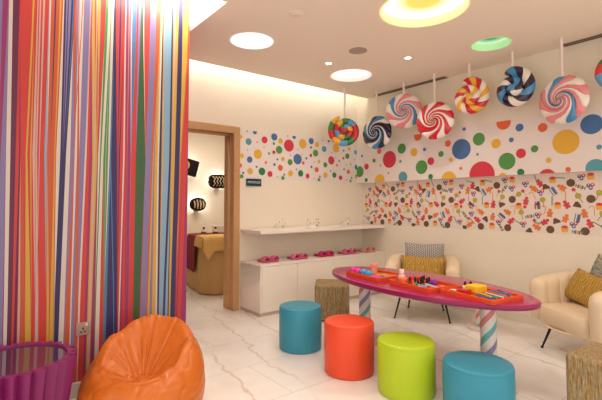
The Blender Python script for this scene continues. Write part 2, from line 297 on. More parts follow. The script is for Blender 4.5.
dk = list('LMWPRSONYGBDTE'); DPAL = dict(R='#d63a4a', Y='#e6b23e', B='#4a74a6', T='#5a9daa', G='#55964a', E='#2f8048', O='#e8683a')
dkeys = list(DPAL); paperm = mat('dot paper', '#ece1da', .6)
dmats = [paperm] + [mat('dot ' + k, DPAL[k], .55) for k in dkeys]
b = MB(); x0, x1, z0, z1 = 2.64, XB, 1.634, 2.253
b.ngon([(x0, YB - .002, z0), (x1, YB - .002, z0), (x1, YB - .002, z1), (x0, YB - .002, z1)])
for c, x, z, r in DOTS_BACK:
    P = clip(circle(x, z, r), x0, x1, z0, z1)
    if P: b.ngon([(p[0], YB - .004, p[1]) for p in P], 1 + dkeys.index(c))
b.build('dotted_wallpaper', dmats, wall_back, smooth=False, merge=False)['label'] = 'white wallpaper band with coloured dots'
b = MB(); y0, y1, z0, z1 = -2, YB - .002, 1.632, 2.252
b.ngon([(XB - .002, y0, z0), (XB - .002, y1, z0), (XB - .002, y1, z1), (XB - .002, y0, z1)])
b.ngon([(XB - .002, y0, z0), (XB - .002, y1, z0), (XC, y1, z0 - .001), (XC, y0, z0 - .001)])
for c, y, z, r in DOTS_RIGHT + [(c, y - 2.0, z, r) for c, y, z, r in DOTS_RIGHT if .6 < y < 2.6]:
    P = clip(circle(y, z, r, 36), y0, y1, z0, z1)
    if P: b.ngon([(XB - .004, p[0], p[1]) for p in P], 1 + dkeys.index(c))
b.build('dotted_wallpaper', dmats, wall_bulkhead, smooth=False, merge=False)['label'] = 'white wallpaper band with large coloured dots'

# sweets wallpaper band on the recessed wall
CP = ['#eadccf', '#d9434d', '#e8803e', '#e9b24a', '#6e4f38', '#b9ab43', '#5b79a8', '#7a9a55', '#f0e4dc', '#4a3a78']
cm = [mat('sweets %d' % i, c, .6) for i, c in enumerate(CP)]
def sweets():
    b = MB(); X = XC - .002; y0, y1, z0, z1 = -2, YB - .003, .998, 1.632
    b.ngon([(X, y0, z0), (X, y1, z0), (X, y1, z1), (X, y0, z1)])
    lay = [0]
    def poly(pts, y, z, a, mi, s=1.36):
        P = clip([(y - s * (px * cos(a) - pz * sin(a)), z + s * (px * sin(a) + pz * cos(a))) for px, pz in pts], y0, y1, z0, z1)
        lay[0] = (lay[0] + 1) % 9
        if len(P) > 2: b.ngon([(X - .001 - .0003 * lay[0], p[0], p[1]) for p in P], mi)
    rect = lambda x0, x1, z0, z1: [(x0, z0), (x1, z0), (x1, z1), (x0, z1)]
    el = lambda cx, cz, rx, rz, n=12: [(cx + rx * cos(2 * pi * k / n), cz + rz * sin(2 * pi * k / n)) for k in range(n)]
    def item(k, y, z, a):
        lay[0] = 0
        if k == 'u':
            poly([(-.02, -.026), (.02, -.026), (.026, .004), (-.026, .004)], y, z, 0, 3); poly([(-.028, .002), (.028, .002), (.02, .016), (-.02, .016)], y, z, 0, 3); poly(el(0, .014, .022, .012), y, z, 0, 1)
        elif k == 'k': poly(el(0, 0, .03, .03, 16), y, z, 0, 4); poly(el(.004, .004, .016, .016), y, z, 0, 4)
        elif k == 't': poly([(-.03, -.014), (.03, -.02), (.026, 0), (.004, .026), (-.012, .024)], y, z, a, 4)
        elif k in 'ro':
            m = 1 if k == 'r' else 2
            poly(el(0, -.008, .017, .021), y, z, a, m); poly(el(0, .02, .014, .013), y, z, a, m)
            for sx in (-1, 1): poly(el(sx * .015, .0, .010, .008, 8), y, z, a, m); poly(el(sx * .010, -.025, .010, .010, 8), y, z, a, m)
        elif k == 'm':
            for i, (dx, dz) in enumerate(((-.014, .006), (.013, .01), (0, -.013))):
                poly(el(dx, dz, .014, .014), y, z, 0, (9, 1, 6)[i]); poly(el(dx, dz + .003, .006, .006, 8), y, z, 0, 8)
        elif k == 'l': poly(rect(-.002, .002, -.06, -.01), y, z, a, 4); poly(el(0, 0, .022, .022, 14), y, z, 0, 5)
        elif k == 's': poly(rect(-.0015, .0015, -.05, -.01), y, z, a, 6); poly(el(0, 0, .014, .014), y, z, 0, 1)
        elif k == 'x':
            for i in range(5): poly(rect(-.018 + .008 * i, -.0115 + .008 * i, -.032, .032), y, z, a * .6 + .3, (6, 8, 6, 9, 6)[i])
        elif k == 'w':
            poly(rect(-.02, .02, -.013, .013), y, z, a, 6); poly(rect(-.008, .008, -.013, .013), y, z, a, 3)
            for sx in (-1, 1): poly([(sx * .02, 0), (sx * .036, .015), (sx * .036, -.015)], y, z, a, 7)
        elif k == 'g': poly(rect(-.004, .004, -.036, .036), y, z, a + .7, 7)
        elif k == 'c':
            for i in range(9):
                t0, t1 = [(pi * q / 6) for q in (i, i + 1)]
                if i < 6: poly([(.018 * cos(t0), .02 + .018 * sin(t0)), (.018 * cos(t1), .02 + .018 * sin(t1)), (.013 * cos(t1), .02 + .013 * sin(t1)), (.013 * cos(t0), .02 + .013 * sin(t0))], y, z, a * .4, 2)
            poly(rect(.013, .018, -.035, .02), y, z, a * .4, 2)
    r = random.Random(3)
    for rep in range(-3, 4):
        for k, y, z in CANDIES:
            yy = y + .775 * rep
            if y0 < yy < y1 - .03: item(k, yy, z, r.uniform(-1.1, 1.1))
            elif k == 'u' and z > 1.5: pass
    b.build('sweets_wallpaper', cm, wall_right, smooth=False, merge=False)['label'] = 'wallpaper band printed with small sweets'
sweets()

# door frame
oak = mat('oak', '#c89a68', .5, var=.05, vscale=14, bump=.05, bscale=90)
d1 = bpy.data.objects.new('door_1', None); COL.objects.link(d1); struct(d1)
b = MB(); yf, yb = YB - .024, YB + .235
b.box(DX1, DX1 + .085, yf, YB + .0, 0, DZ + .085); b.box(DX0 - .085, DX0, yf, YB, 0, DZ + .085); b.box(DX0, DX1, yf, YB, DZ, DZ + .085)
o = b.build('casing', oak, d1, bevel=.004)
b = MB(); b.box(DX1, DX1 + .02, YB, yb, 0, DZ); b.box(DX0 - .02, DX0, YB, yb, 0, DZ); b.box(DX0 - .02, DX1 + .02, YB, yb, DZ, DZ + .02)
b.build('jamb', oak, d1, bevel=.002)
b = MB(); b.box(DX1 - .014, DX1, YB + .07, YB + .13, 0, DZ); b.box(DX0, DX0 + .014, YB + .07, YB + .13, 0, DZ); b.box(DX0 + .014, DX1 - .014, YB + .07, YB + .13, DZ - .014, DZ)
b.build('door_stop', oak, d1, bevel=.002)

# treatment room beyond the doorway
spam = mat('spa wall paint', '#efe3d3', .8)
b = MB(); b.box(.6, 5.0, 7.4, 7.55, 0, 2.75); struct(b.build('wall_spa_back', spam, smooth=False))
b = MB(); b.box(4.85, 5.0, YB + .21, 7.4, 0, 2.75); struct(b.build('wall_spa_right', spam, smooth=False))
b = MB(); b.box(.6, .75, YB + .21, 7.4, 0, 2.75); struct(b.build('wall_spa_left', spam, smooth=False))
b = MB(); b.box(.6, 5.0, YB + .21, 7.55, 2.75, 2.8); struct(b.build('ceiling.001', spam, smooth=False))

# ------------------------------------------------------------------ ceiling fittings
def recess(key, label, wall_col, wall_str, edge_col, edge_str, mid_col, mid_str, depth=.055):
    x, y, r = HOLES[key]
    t = thing('recessed_ceiling_light', label, 'ceiling light', (x, y, ZC), 0, 'round recessed ceiling lights')
    b = MB(); b.lathe([(r + .012, -.004), (r - .002, -.004), (r - .002, depth)], 64, cap=False)
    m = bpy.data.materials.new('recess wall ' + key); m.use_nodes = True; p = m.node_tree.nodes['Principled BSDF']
    p.inputs['Base Color'].default_value = lin(wall_col); p.inputs['Roughness'].default_value = .6; p.inputs['Emission Color'].default_value = lin(wall_col); p.inputs['Emission Strength'].default_value = wall_str  # side wall emits its own tint, standing in for hidden LED light
    b.build('recess_ring', m, t)
    b = MB(); b.lathe([(0, depth - .004), (r, depth - .004), (r, depth + .004), (0, depth + .004)], 64, cap=False)
    m = bpy.data.materials.new('recess glow ' + key); m.use_nodes = True; nt = m.node_tree; p = nt.nodes['Principled BSDF']
    tc = nt.nodes.new('ShaderNodeTexCoord'); gr = nt.nodes.new('ShaderNodeVectorMath'); gr.operation = 'LENGTH'
    sp = nt.nodes.new('ShaderNodeVectorMath'); sp.operation = 'MULTIPLY'; sp.inputs[1].default_value = (1 / r, 1 / r, 0)
    nt.links.new(tc.outputs['Object'], sp.inputs[0]); nt.links.new(sp.outputs[0], gr.inputs[0])
    ra = nt.nodes.new('ShaderNodeValToRGB'); e = ra.color_ramp.elements
    mc, ec = lin(mid_col), lin(edge_col)
    mx = max(mid_str, edge_str)
    e[0].position = .35; e[0].color = (*[c * mid_str / mx for c in mc[:3]], 1); e[1].position = .92; e[1].color = (*[c * edge_str / mx for c in ec[:3]], 1)  # middle-to-edge gradient paints the glow of LEDs hidden round the recess
    nt.links.new(gr.outputs['Value'], ra.inputs['Fac']); nt.links.new(ra.outputs['Color'], p.inputs['Emission Color'])
    p.inputs['Emission Strength'].default_value = mx; p.inputs['Base Color'].default_value = (.05, .05, .05, 1)
    b.build('painted_glow_disc', m, t)
recess('white', 'round white glowing recess in the ceiling near the striped wall', '#e6efee', .45, '#fdfcf6', 1.25, '#fdfcf6', 1.25)
recess('pink', 'round ceiling recess with a pale pink rim above the first hanging lollipop', '#f2c6bc', .45, '#fff6f2', 1.25, '#fff6f2', 1.25, .05)
recess('yellow', 'largest ceiling recess, glowing yellow, cut off by the top of the picture', '#fbdc93', .55, '#fffdf0', 1.5, '#f6cf5e', .95, .075)
recess('green', 'smallest ceiling recess, glowing green above the hanging lollipops', '#b4d8a0', .35, '#cdf2d0', .8, '#3fb85c', .45, .075)

whitem = mat('white enamel', '#efe9e2', .4)
glowm = mat('lamp lens', '#ffffff', .3, emis='#fff6e6', estr=14)
greym = mat('grey mesh', '#b5a498', .7, bump=.5, bscale=600)
for (x, y, lab) in ((3.16, 3.539, 'tiny bright round downlight beside the pink rimmed ceiling recess'), (3.728, 2.866, 'tiny bright round downlight between the yellow recess and the long air vent')):
    t = thing('downlight', lab, 'downlight', (x, y, ZC), 0, 'small downlights')
    b = MB(); b.lathe([(.045, 0), (.047, -.004), (.034, -.008), (.03, -.002)], 32, cap=False); b.build('trim_ring', whitem, t)
    b = MB(); b.lathe([(0, -.005), (.028, -.005), (.03, -.001), (0, -.001)], 24, cap=False); b.build('lens', glowm, t)
t = thing('ceiling_speaker', 'round grey mesh speaker set in the ceiling', 'speaker', (3.141, 3.054, ZC))
b = MB(); b.lathe([(.095, 0), (.097, -.005), (.09, -.008), (.085, -.004)], 40, cap=False); b.build('rim', mat('speaker rim', '#b5a196', .5), t)
b = MB(); b.lathe([(0, -.006), (.086, -.005), (.086, -.001), (0, -.001)], 40, cap=False); b.build('grille', greym, t)
t = thing('smoke_detector', 'small pale flush detector disc on the ceiling near the top edge', 'smoke detector', (2.112, 2.776, ZC))
b = MB(); b.lathe([(0, -.012), (.012, -.012), (.02, -.006), (.06, -.005), (.065, 0), (0, 0)], 40, cap=False); b.build('body', mat('detector', '#efe0cf', .6), t)
b = MB(); b.lathe([(0, -.016), (.008, -.015), (.009, -.011), (0, -.011)], 16, cap=False); b.build('sensor', mat('sensor grey', '#b5a496', .5), t)
slotm = mat('slot black', '#2a211d', .8); ventm = mat('vent frame', '#b49c88', .5)
def vent(y0, y1, label):
    t = thing('air_vent', label, 'air vent', (XB - .055, (y0 + y1) / 2, ZC), 0, 'linear ceiling vents'); h = (y1 - y0) / 2
    b = MB(); b.box(-.05, -.04, -h, h, -.006, 0); b.box(.038, .048, -h, h, -.006, 0); b.box(-.006, .004, -h, h, -.006, 0); b.box(-.05, .048, -h - .01, -h, -.006, 0); b.box(-.05, .048, h, h + .01, -.006, 0)
    vf = b.build('vent_frame', ventm, t)
    for x in (-.04, .004):
        b = MB(); b.box(x, x + .034, -h, h, -.003, -.001); b.build('slot', slotm, vf)
vent(3.02, 4.18, 'dark double slot air vent in the ceiling behind the pink and red lollipops')
vent(.5, 1.67, 'dark double slot air vent in the ceiling beside the pink lollipop stick at right')

# ------------------------------------------------------------------ hanging lollipops
LC = dict(r='#cf2430', w='#f1e6dc', b='#3f8ec2', n='#21163a', p='#e88a8f', y='#eeb235', g='#2c7d2f', s='#5b9fd0')
def lm(k): return mat('candy ' + k, LC[k], .18, coat=.6)
def candy_rope(R, turns, cols, nb, k, flip=1, a0=.6, pw=1.5):
    # flattened coil of twisted candy rope; grid lines follow the colour bands, which shorten towards the rim
    b = MB(); p = R / (turns + .5); th = .044; per = 8; seg = 18
    f0, f1 = .35, 2 * pi * turns; G = int((nb + k) * per + 1)
    def fn(u, v):
        g = u * G / per
        sg = min(1, max(0, (g - k * v) / nb)) ** (1 / pw)
        f = f0 + (f1 - f0) * sg; q = p * f / (2 * pi); al = 2 * pi * v - pi / 2
        tap = min(1, sqrt(max(0, (1 - sg) * 26)) + .04)
        w = p * .57 * tap; t = th * tap
        ang = flip * (f - f1) + a0; rr = q + w * cos(al)
        return (-t * sin(al) * (1 + .5 * (1 - q / R)), -rr * cos(ang), rr * sin(ang))
    b.grid(fn, G, seg, mfn=lambda i, j: cols[(i // per) % len(cols)])
    b.lathe([(p * .5, .02), (p * .46, th * 1.15), (p * .3, th * 1.45), (0, th * 1.55)], 20, cols[0], cap=False, M=Matrix.Rotation(-pi / 2, 4, 'Y'))
    return b
def candy_wheel(R, secs, twist, flip=1, th=.055):
    # swirling ridged disc; grid lines follow the sector borders
    b = MB(); per = 6; N = len(secs); nr = 18
    def fn(u, v, side):
        a = u * N; k = a - floor(a)
        t = max(v, .015); r = R * t
        ang = flip * (2 * pi * u + twist * (1 - t) ** 2.3 * 2 * pi)
        ridge = abs(sin(pi * a)) ** .6
        h = th * sqrt(max(0, 1 - t ** 3.2)) * (.72 + .28 * ridge) + .03 * (1 - t) ** 2
        rr = r * (1 + .035 * (ridge - .5) * t ** 4)
        return (side * -h, -rr * cos(ang), rr * sin(ang))
    for side in (1, -1):
        b.grid(lambda u, v: fn(u, v, side), N * per, nr, cu=True, mfn=lambda i, j: secs[i // per])
    return b
def lollipop(loc, rz, maker, colours, label, top):
    t = thing('hanging_lollipop', label, 'lollipop', loc, rz, 'giant hanging lollipops')
    maker.build('candy', [lm(k) for k in colours], t)
    b = MB(); b.tube([(.0, 0, .19), (.0, 0, ZC - loc[2] + .002)], .014, 12)
    b.build('stick', mat('stick white', '#f0e0d6', .4), t)
    return t
R0 = .232
def S(s, keys): return [keys.index(c) for c in s]
lollipop((4.03, 4.18, 2.318), radians(48), candy_rope(R0 * 1.06, 2.6, S('rrgsyrgysrygs', 'rygs'), 21, .3, -1, 1.9, 1.35), 'rygs', 'rainbow spiral lollipop in red, yellow, green and blue blocks nearest the corner', 0)
lollipop((4.45, 3.97, 2.311), radians(10), candy_wheel(R0, S('nwbnwbnnwbnwn', 'nwb'), .95, 1), 'nwb', 'navy, blue and white swirl lollipop second from the corner', 0)
lollipop((4.45, 3.496, 2.533), radians(34), candy_wheel(R0, S('pwpwbwpwpwbw', 'pwb'), .85, 1), 'pwb', 'pink, white and blue swirl lollipop between the navy and red ones', 0)
lollipop((4.45, 3.03, 2.333), radians(16), candy_wheel(R0, S('rwrwrwrrwrwrw', 'rw'), .75, 1), 'rw', 'red and white swirl lollipop', 0)
lollipop((4.45, 2.565, 2.528), radians(14), candy_rope(R0 * 1.03, 2.1, S('ywryrw', 'rwy'), 22, 3, 1, 2.0, 1.6), 'rwy', 'yellow, red and white coiled lollipop', 0)
lollipop((4.45, 2.075, 2.519), radians(6), candy_rope(R0 * 1.04, 1.9, S('bnwnbnwn', 'nwb'), 16, 3, 1, 2.0, 1.6), 'nwb', 'navy, blue and white coiled lollipop between the yellow and the pink one', 0)
lollipop((4.45, 1.606, 2.311), radians(-8), candy_wheel(R0, S('pwpbwppwpwbpw', 'pwb'), .85, 1), 'pwb', 'pink, white and blue swirl lollipop low beside the right vent', 0)
lollipop((4.45, 1.165, 2.5), radians(8), candy_rope(R0, 2.3, S('grsyrgys', 'gsry'), 18, .3, 1, 2.0, 1.4), 'gsry', 'green, blue and red lollipop cut off by the right picture edge', 0)

# ------------------------------------------------------------------ shelf, cabinet and what stands on them
cabm = mat('cabinet laminate', '#f3e8da', .4, var=.01)
t = thing('wall_shelf', 'long thick cream shelf on the back wall above the low cabinet', 'shelf', (2.66, 4.174, .955))
b = MB(); b.box(0, XC - 2.668, 0, YB - 4.182, 0, .04); b.build('board', cabm, t, bevel=.003)
t = thing('low_cabinet', 'long low cream cabinet with four plain doors against the back wall', 'cabinet', (2.66, 4.174, 0))
W = XC - 2.668; D = YB - 4.182
b = MB(); b.box(0, W, 0, D, .575, .6); b.box(0, .02, .0, D, .04, .575); b.box(.02, W, .022, D, .04, .575); b.build('carcass', cabm, t, bevel=.002)
b = MB(); b.box(.004, W, .012, D, 0, .04); b.build('plinth', mat('plinth', '#cdbba6', .5), t)
xs = [.022, .545, 1.152, 1.668, W - .004]
for k in range(4):
    b = MB(); b.box(xs[k] + .002, xs[k + 1] - .002, 0, .02, .043, .572); b.build('door', cabm, t, bevel=.002)

def slipper(pk, dk_, t, s):
    b = MB()
    def out(u, k):     # sole outline
        a = 2 * pi * u; y = .115 * sin(a); x = (.044 + .006 * (-y / .115)) * cos(a)
        return x * k, y * k
    b.grid(lambda u, v: (*out(u, (.94, 1, 1, .94)[round(v * 3)]), (0, .004, .02, .025)[round(v * 3)]), 32, 3, cu=True)
    b.ngon([(*out(k / 32, .94), .025) for k in range(32)]); b.ngon([(*out(k / 32, .94), 0) for k in range(32)])
    b.build('sole', dk_, t)
    b = MB()           # puffy band over the toes, open at the front
    def band(u, v):
        al = pi * (u * 1.0); bb = 2 * pi * v
        rr = 1 + .16 * cos(bb)
        y = -.045 + .043 * sin(bb)
        pu = 1 + .05 * sin(9 * al) * sin(bb)
        return (.05 * cos(al) * rr * pu, y, .014 + .054 * sin(al) ** .8 * rr * pu)
    b.grid(band, 20, 12, cv=True); b.build('strap', pk, t)
pinks = [('#d9638c', '#c94f7a', 'pink'), ('#dd6a90', '#c94f7a', 'mid pink'), ('#cf2a68', '#b81f58', 'hot pink'), ('#d4608a', '#c0507a', 'rose pink'), ('#e09a96', '#cf8580', 'pale salmon pink')]
wheres = ['nearest the doorway', 'second from the doorway', 'in the middle of the cabinet', 'left of the palest pair', 'nearest the corner']
for i, x in enumerate((2.88, 3.33, 3.79, 4.23, 4.62)):
    c1, c2, nm = pinks[i]; pm = mat('slipper ' + nm, c1, .8, bump=.5, bscale=120, sheen=.3); sm = mat('slipper sole ' + nm, c2, .7)
    for s in (-1, 1):
        t = thing('slipper', '%s open-toe slipper, %s of the pair %s' % (nm, 'left one' if s < 0 else 'right one', wheres[i]), 'slipper', (x + s * .058, 4.36, .6), radians(s * 4 + 10), 'pink slippers on the cabinet')
        slipper(pm, sm, t, s)

silver = mat('tiara silver', '#efe6dc', .3, metal=.25)
jew = [mat('jewel ' + c, c, .1, coat=1) for c in ('#c9503f', '#3f5fa0', '#2f8a78', '#8a5a9a', '#d08a50')]
def tiara(x, lab, hs, wide):
    t = thing('tiara', lab, 'tiara', (x, 4.37, .995), 0, 'little tiaras on the shelf')
    b = MB(); r = .078 * wide
    arc = [radians(a) for a in range(-200, 21, 10)]
    b.tube([(r * cos(a), r * sin(a) * .8, .012) for a in arc], .0045, 6)
    b.tube([(r * cos(a), r * sin(a) * .8, .026) for a in arc], .003, 6)
    b.build('band', silver, t)
    n = len(hs)
    for k, h in enumerate(hs):
        a = radians(-180 + 180 * k / (n - 1)); a2 = radians(-180 + 180 * (k + .5) / (n - 1)); a1 = radians(-180 + 180 * (k - .5) / (n - 1))
        P = lambda q, z, s=1: (r * cos(q) * s, r * sin(q) * .8 * s, z)
        b = MB(); b.tube([P(a1, .026), P((a1 + a) / 2, .026 + (h - .026) * .45), P(a, h)], .0022, 5); b.tube([P(a2, .026), P((a2 + a) / 2, .026 + (h - .026) * .45), P(a, h)], .0022, 5)
        pt_ = b.build('point', silver, t)
        b = MB(); b.lathe([(0, -.007), (.006, -.003), (.006, .003), (0, .007)], 8, cap=False, M=Matrix.Translation(P(a, h + .004))); b.build('jewel', jew[k % 5], pt_)
    b = MB(); b.lathe([(0, -.012), (.01, -.005), (.01, .005), (0, .012)], 8, cap=False, M=Matrix.Translation((0.004, -r * .8 - .004, .03))); b.build('jewel', jew[2], t)
tiara(3.066, 'small silver tiara with coloured jewels on the shelf nearest the doorway', [.035, .06, .085, .115, .085, .06, .035], 1.0)
tiara(3.618, 'wide spiky silver tiara in the middle of the shelf', [.1, .055, .06, .11, .06, .055, .1], 1.15)
tiara(4.20, 'small silver tiara with coloured jewels on the shelf nearest the corner', [.03, .05, .08, .105, .09, .06, .035], 1.0)

t = thing('door_sign', 'small dark teal sign with pale lettering beside the door frame', 'sign', (2.847, YB - .004, 1.586))
b = MB(); b.box(-.111, .111, -.012, 0, -.047, .047); b.build('plate', mat('sign teal', '#123a4c', .35), t, bevel=.002)
cu = bpy.data.curves.new('lettering', 'FONT'); cu.body = 'MASSAGE'; cu.size = .045; cu.align_x = 'CENTER'; cu.align_y = 'CENTER'; cu.extrude = .0008
tmp = bpy.data.objects.new('lettering_source', cu); COL.objects.link(tmp)
bpy.context.view_layer.update()
me = bpy.data.meshes.new_from_object(tmp.evaluated_get(bpy.context.evaluated_depsgraph_get())); bpy.data.objects.remove(tmp)
me.materials.clear(); me.materials.append(mat('sign letters', '#d8d2c6', .5))
o = bpy.data.objects.new('lettering', me); COL.objects.link(o); o.parent = t; o.location = (0, -.0135, 0); o.rotation_euler = (pi / 2, 0, 0)

# power outlet on the striped wall
platem = mat('outlet plate', '#a98d82', .4, metal=.3)
t = thing('power_outlet', 'square brushed metal power outlet on the striped wall', 'power outlet', (.625, YS - .001, .455))
b = MB(); b.box(-.043, .043, -.009, 0, -.043, .043); b.build('plate', platem, t, bevel=.003); pl = bpy.context.scene.collection.objects[-1]
b = MB(); b.box(.012, .03, -.013, -.008, .018, .036); b.build('switch', mat('outlet switch', '#d8c4b8', .4), pl, bevel=.002)
for (x, z, w, h) in ((0, .002, .004, .008), (-.012, -.02, .006, .004), (.012, -.02, .006, .004)):
    b = MB(); b.box(x - w, x + w, -.0105, -.008, z - h, z + h); b.build('socket_hole', slotm, pl)

# ------------------------------------------------------------------ candy table
pinkm = mat('table pink', '#a81c58', .22, coat=.35)
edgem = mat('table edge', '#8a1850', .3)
TZ = .655
tab = thing('candy_table', 'long oval magenta table on candy striped posts', 'table', (3.003, 2.244, 0), radians(-2.95))
b = MB(); N = 96
pr_ = [(.0, TZ - .042), (.97, TZ - .042), (.995, TZ - .036), (1, TZ - .03), (1, TZ - .008), (.995, TZ - .002), (.985, TZ), (.975, TZ), (0, TZ)]
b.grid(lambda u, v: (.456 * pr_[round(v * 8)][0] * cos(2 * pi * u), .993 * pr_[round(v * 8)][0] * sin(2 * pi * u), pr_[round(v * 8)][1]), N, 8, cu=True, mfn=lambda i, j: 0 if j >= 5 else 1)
b.build('tabletop', [pinkm, edgem], tab)
def stripe_pole_mat(c2, c3):
    m = bpy.data.materials.new('candy stripe pole'); m.use_nodes = True; nt = m.node_tree; p = nt.nodes['Principled BSDF']; L = nt.links.new
    p.inputs['Roughness'].default_value = .3
    tc = nt.nodes.new('ShaderNodeTexCoord'); sx = nt.nodes.new('ShaderNodeSeparateXYZ'); L(tc.outputs['Object'], sx.inputs[0])
    at = nt.nodes.new('ShaderNodeMath'); at.operation = 'ARCTAN2'; L(sx.outputs['Y'], at.inputs[0]); L(sx.outputs['X'], at.inputs[1])
    dv = nt.nodes.new('ShaderNodeMath'); dv.operation = 'DIVIDE'; dv.inputs[1].default_value = 2 * pi; L(at.outputs[0], dv.inputs[0])
    mu = nt.nodes.new('ShaderNodeMath'); mu.operation = 'MULTIPLY'; mu.inputs[1].default_value = 2.6; L(sx.outputs['Z'], mu.inputs[0])
    sb = nt.nodes.new('ShaderNodeMath'); sb.operation = 'SUBTRACT'; L(mu.outputs[0], sb.inputs[0]); L(dv.outputs[0], sb.inputs[1])
    fr = nt.nodes.new('ShaderNodeMath'); fr.operation = 'FRACT'; L(sb.outputs[0], fr.inputs[0])
    ra = nt.nodes.new('ShaderNodeValToRGB'); ra.color_ramp.interpolation = 'CONSTANT'; e = ra.color_ramp.elements
    W_ = '#e6dcd2'
    seq = [(0, '#d9807e'), (.14, W_), (.333, c2), (.47, W_), (.667, c3), (.81, W_)]
    e[0].position = 0; e[0].color = lin(seq[0][1]); e[1].position = seq[1][0]; e[1].color = lin(seq[1][1])
    for q, c in seq[2:]:
        n = e.new(q); n.color = lin(c)
    L(fr.outputs[0], ra.inputs['Fac']); L(ra.outputs['Color'], p.inputs['Base Color'])
    return m
polem = stripe_pole_mat('#8d84ae', '#6fb0ab'); polem2 = stripe_pole_mat('#6fb0ab', '#8d84ae'); footm = mat('foot disc', '#dfcac0', .4)
for y in (-.643, .64):
    b = MB(); b.lathe([(.056, .03), (.056, TZ - .0421)], 32); o = b.build('leg', polem if y < 0 else polem2, tab); o.location = (0, y, 0); o.rotation_euler = (0, 0, 2.1 if y < 0 else 2.1)
    b = MB(); b.lathe([(.0, .0), (.18, 0), (.182, .006), (.182, .024), (.176, .03), (0, .03)], 48, cap=False, M=Matrix.Translation((0, y, 0))); b.build('foot', footm, tab)
t = thing('side_table', 'small low round table on a candy striped post half hidden behind the magenta table', 'side table', (4.255, 2.375, 0))
b = MB(); b.lathe([(.0, .43), (.19, .43), (.2, .436), (.2, .45), (.194, .455), (0, .455)], 48, cap=False); b.build('tabletop', footm, t)
b = MB(); b.lathe([(.05, .03), (.05, .43)], 32); o = b.build('leg', polem, t); o.rotation_euler = (0, 0, 1)
b = MB(); b.lathe([(.0, .0), (.135, 0), (.137, .006), (.137, .024), (.13, .03), (0, .03)], 48, cap=False); b.build('foot', footm, t)

# ------------------------------------------------------------------ stools
def stool(x, y, r, h, col, name, label, rz=0):
    m = mat('leatherette ' + name, col, .42, bump=.08, bscale=260)
    t = thing('round_stool', label, 'stool', (x, y, 0), rz, 'round coloured stools')
    b = MB(); b.lathe([(0, .0), (r * .93, 0), (r * .97, .006), (r * .985, .02), (r, h * .5), (r * .995, h - .03), (r * .985, h - .022)], 64, cap=False); b.build('body', m, t)
    b = MB(); b.lathe([(r * .98, h - .023), (r * .985, h - .016), (r * .965, h - .005), (r * .93, h - .001), (r * .8, h + .001), (r * .4, h + .003), (0, h + .004)], 64, cap=False); pad = b.build('seat_pad', m, t)
    b = MB(); n = 64; q = r * .985
    b.tube([(q * cos(2 * pi * k / n), q * sin(2 * pi * k / n), h - .0225) for k in range(n + 1)], .0022, 6); b.build('piping', m, pad)
stool(2.404, 3.091, .195, .385, '#3791a9', 'teal', 'teal round stool farthest back, nearest the low cabinet')
stool(2.376, 2.428, .197, .395, '#e84d2a', 'orange', 'orange red round stool beside the magenta table')
stool(2.44, 1.925, .2, .36, '#b2c91e', 'lime', 'lime green round stool beside the magenta table')
stool(2.575, 1.465, .215, .31, '#3791a9', 'teal', 'teal round stool nearest the camera, in front of the right table post')

def woven_mat():
    m = bpy.data.materials.new('woven streaks'); m.use_nodes = True; nt = m.node_tree; p = nt.nodes['Principled BSDF']; L = nt.links.new
    p.inputs['Roughness'].default_value = .85
    tc = nt.nodes.new('ShaderNodeTexCoord'); mp = nt.nodes.new('ShaderNodeMapping'); mp.inputs['Scale'].default_value = (190, 190, 22); L(tc.outputs['Object'], mp.inputs['Vector'])
    n = nt.nodes.new('ShaderNodeTexNoise'); n.inputs['Scale'].default_value = 1; n.inputs['Detail'].default_value = 2; L(mp.outputs['Vector'], n.inputs['Vector'])
    ra = nt.nodes.new('ShaderNodeValToRGB'); e = ra.color_ramp.elements
    e[0].position = .36; e[0].color = lin('#4a3220'); e[1].position = .66; e[1].color = lin('#c9b187')
    for q, c in ((.43, '#94492c'), (.47, '#77703a'), (.51, '#a98a52'), (.55, '#5f8468'), (.60, '#bd6038')):
        k = e.new(q); k.color = lin(c)
    L(n.outputs['Fac'], ra.inputs['Fac'])
    mp2 = nt.nodes.new('ShaderNodeMapping'); mp2.inputs['Scale'].default_value = (80, 80, 9); L(tc.outputs['Object'], mp2.inputs['Vector'])
    n2 = nt.nodes.new('ShaderNodeTexNoise'); n2.inputs['Scale'].default_value = 1; n2.inputs['Detail'].default_value = 1; L(mp2.outputs['Vector'], n2.inputs['Vector'])
    r2 = nt.nodes.new('ShaderNodeValToRGB'); e2 = r2.color_ramp.elements; e2[0].position = .33; e2[0].color = lin('#a05a3a'); e2[1].position = .68; e2[1].color = lin('#d0b48a')
    for q, c in ((.42, '#8f8a4a'), (.5, '#c09a66'), (.58, '#6f9080')):
        k = e2.new(q); k.color = lin(c)
    L(n2.outputs['Fac'], r2.inputs['Fac'])
    mxx = nt.nodes.new('ShaderNodeMix'); mxx.data_type = 'RGBA'; mxx.inputs['Factor'].default_value = .5; L(ra.outputs['Color'], mxx.inputs['A']); L(r2.outputs['Color'], mxx.inputs['B']); L(mxx.outputs['Result'], p.inputs['Base Color'])
    bp = nt.nodes.new('ShaderNodeBump'); bp.inputs['Strength'].default_value = .3; bp.inputs['Distance'].default_value = .004; L(n.outputs['Fac'], bp.inputs['Height']); L(bp.outputs['Normal'], p.inputs['Normal'])
    return m
wov = woven_mat()
blackm = mat('black metal', '#151214', .4)
def pouf(x, y, s, h, rz, label):
    t = thing('woven_pouf', label, 'pouf', (x, y, 0), rz, 'woven cube poufs')
    b = MB(); b.box(-s, s, -s, s, .012, h); b.build('cover', wov, t, bevel=.03, bseg=5)
    b = MB(); b.box(-s + .03, s - .03, -s + .03, s - .03, 0, .0119); b.build('base', blackm, t)
pouf(3.31, 3.66, .194, .41, radians(-42), 'woven brown and green cube pouf between the cabinet and the table end')
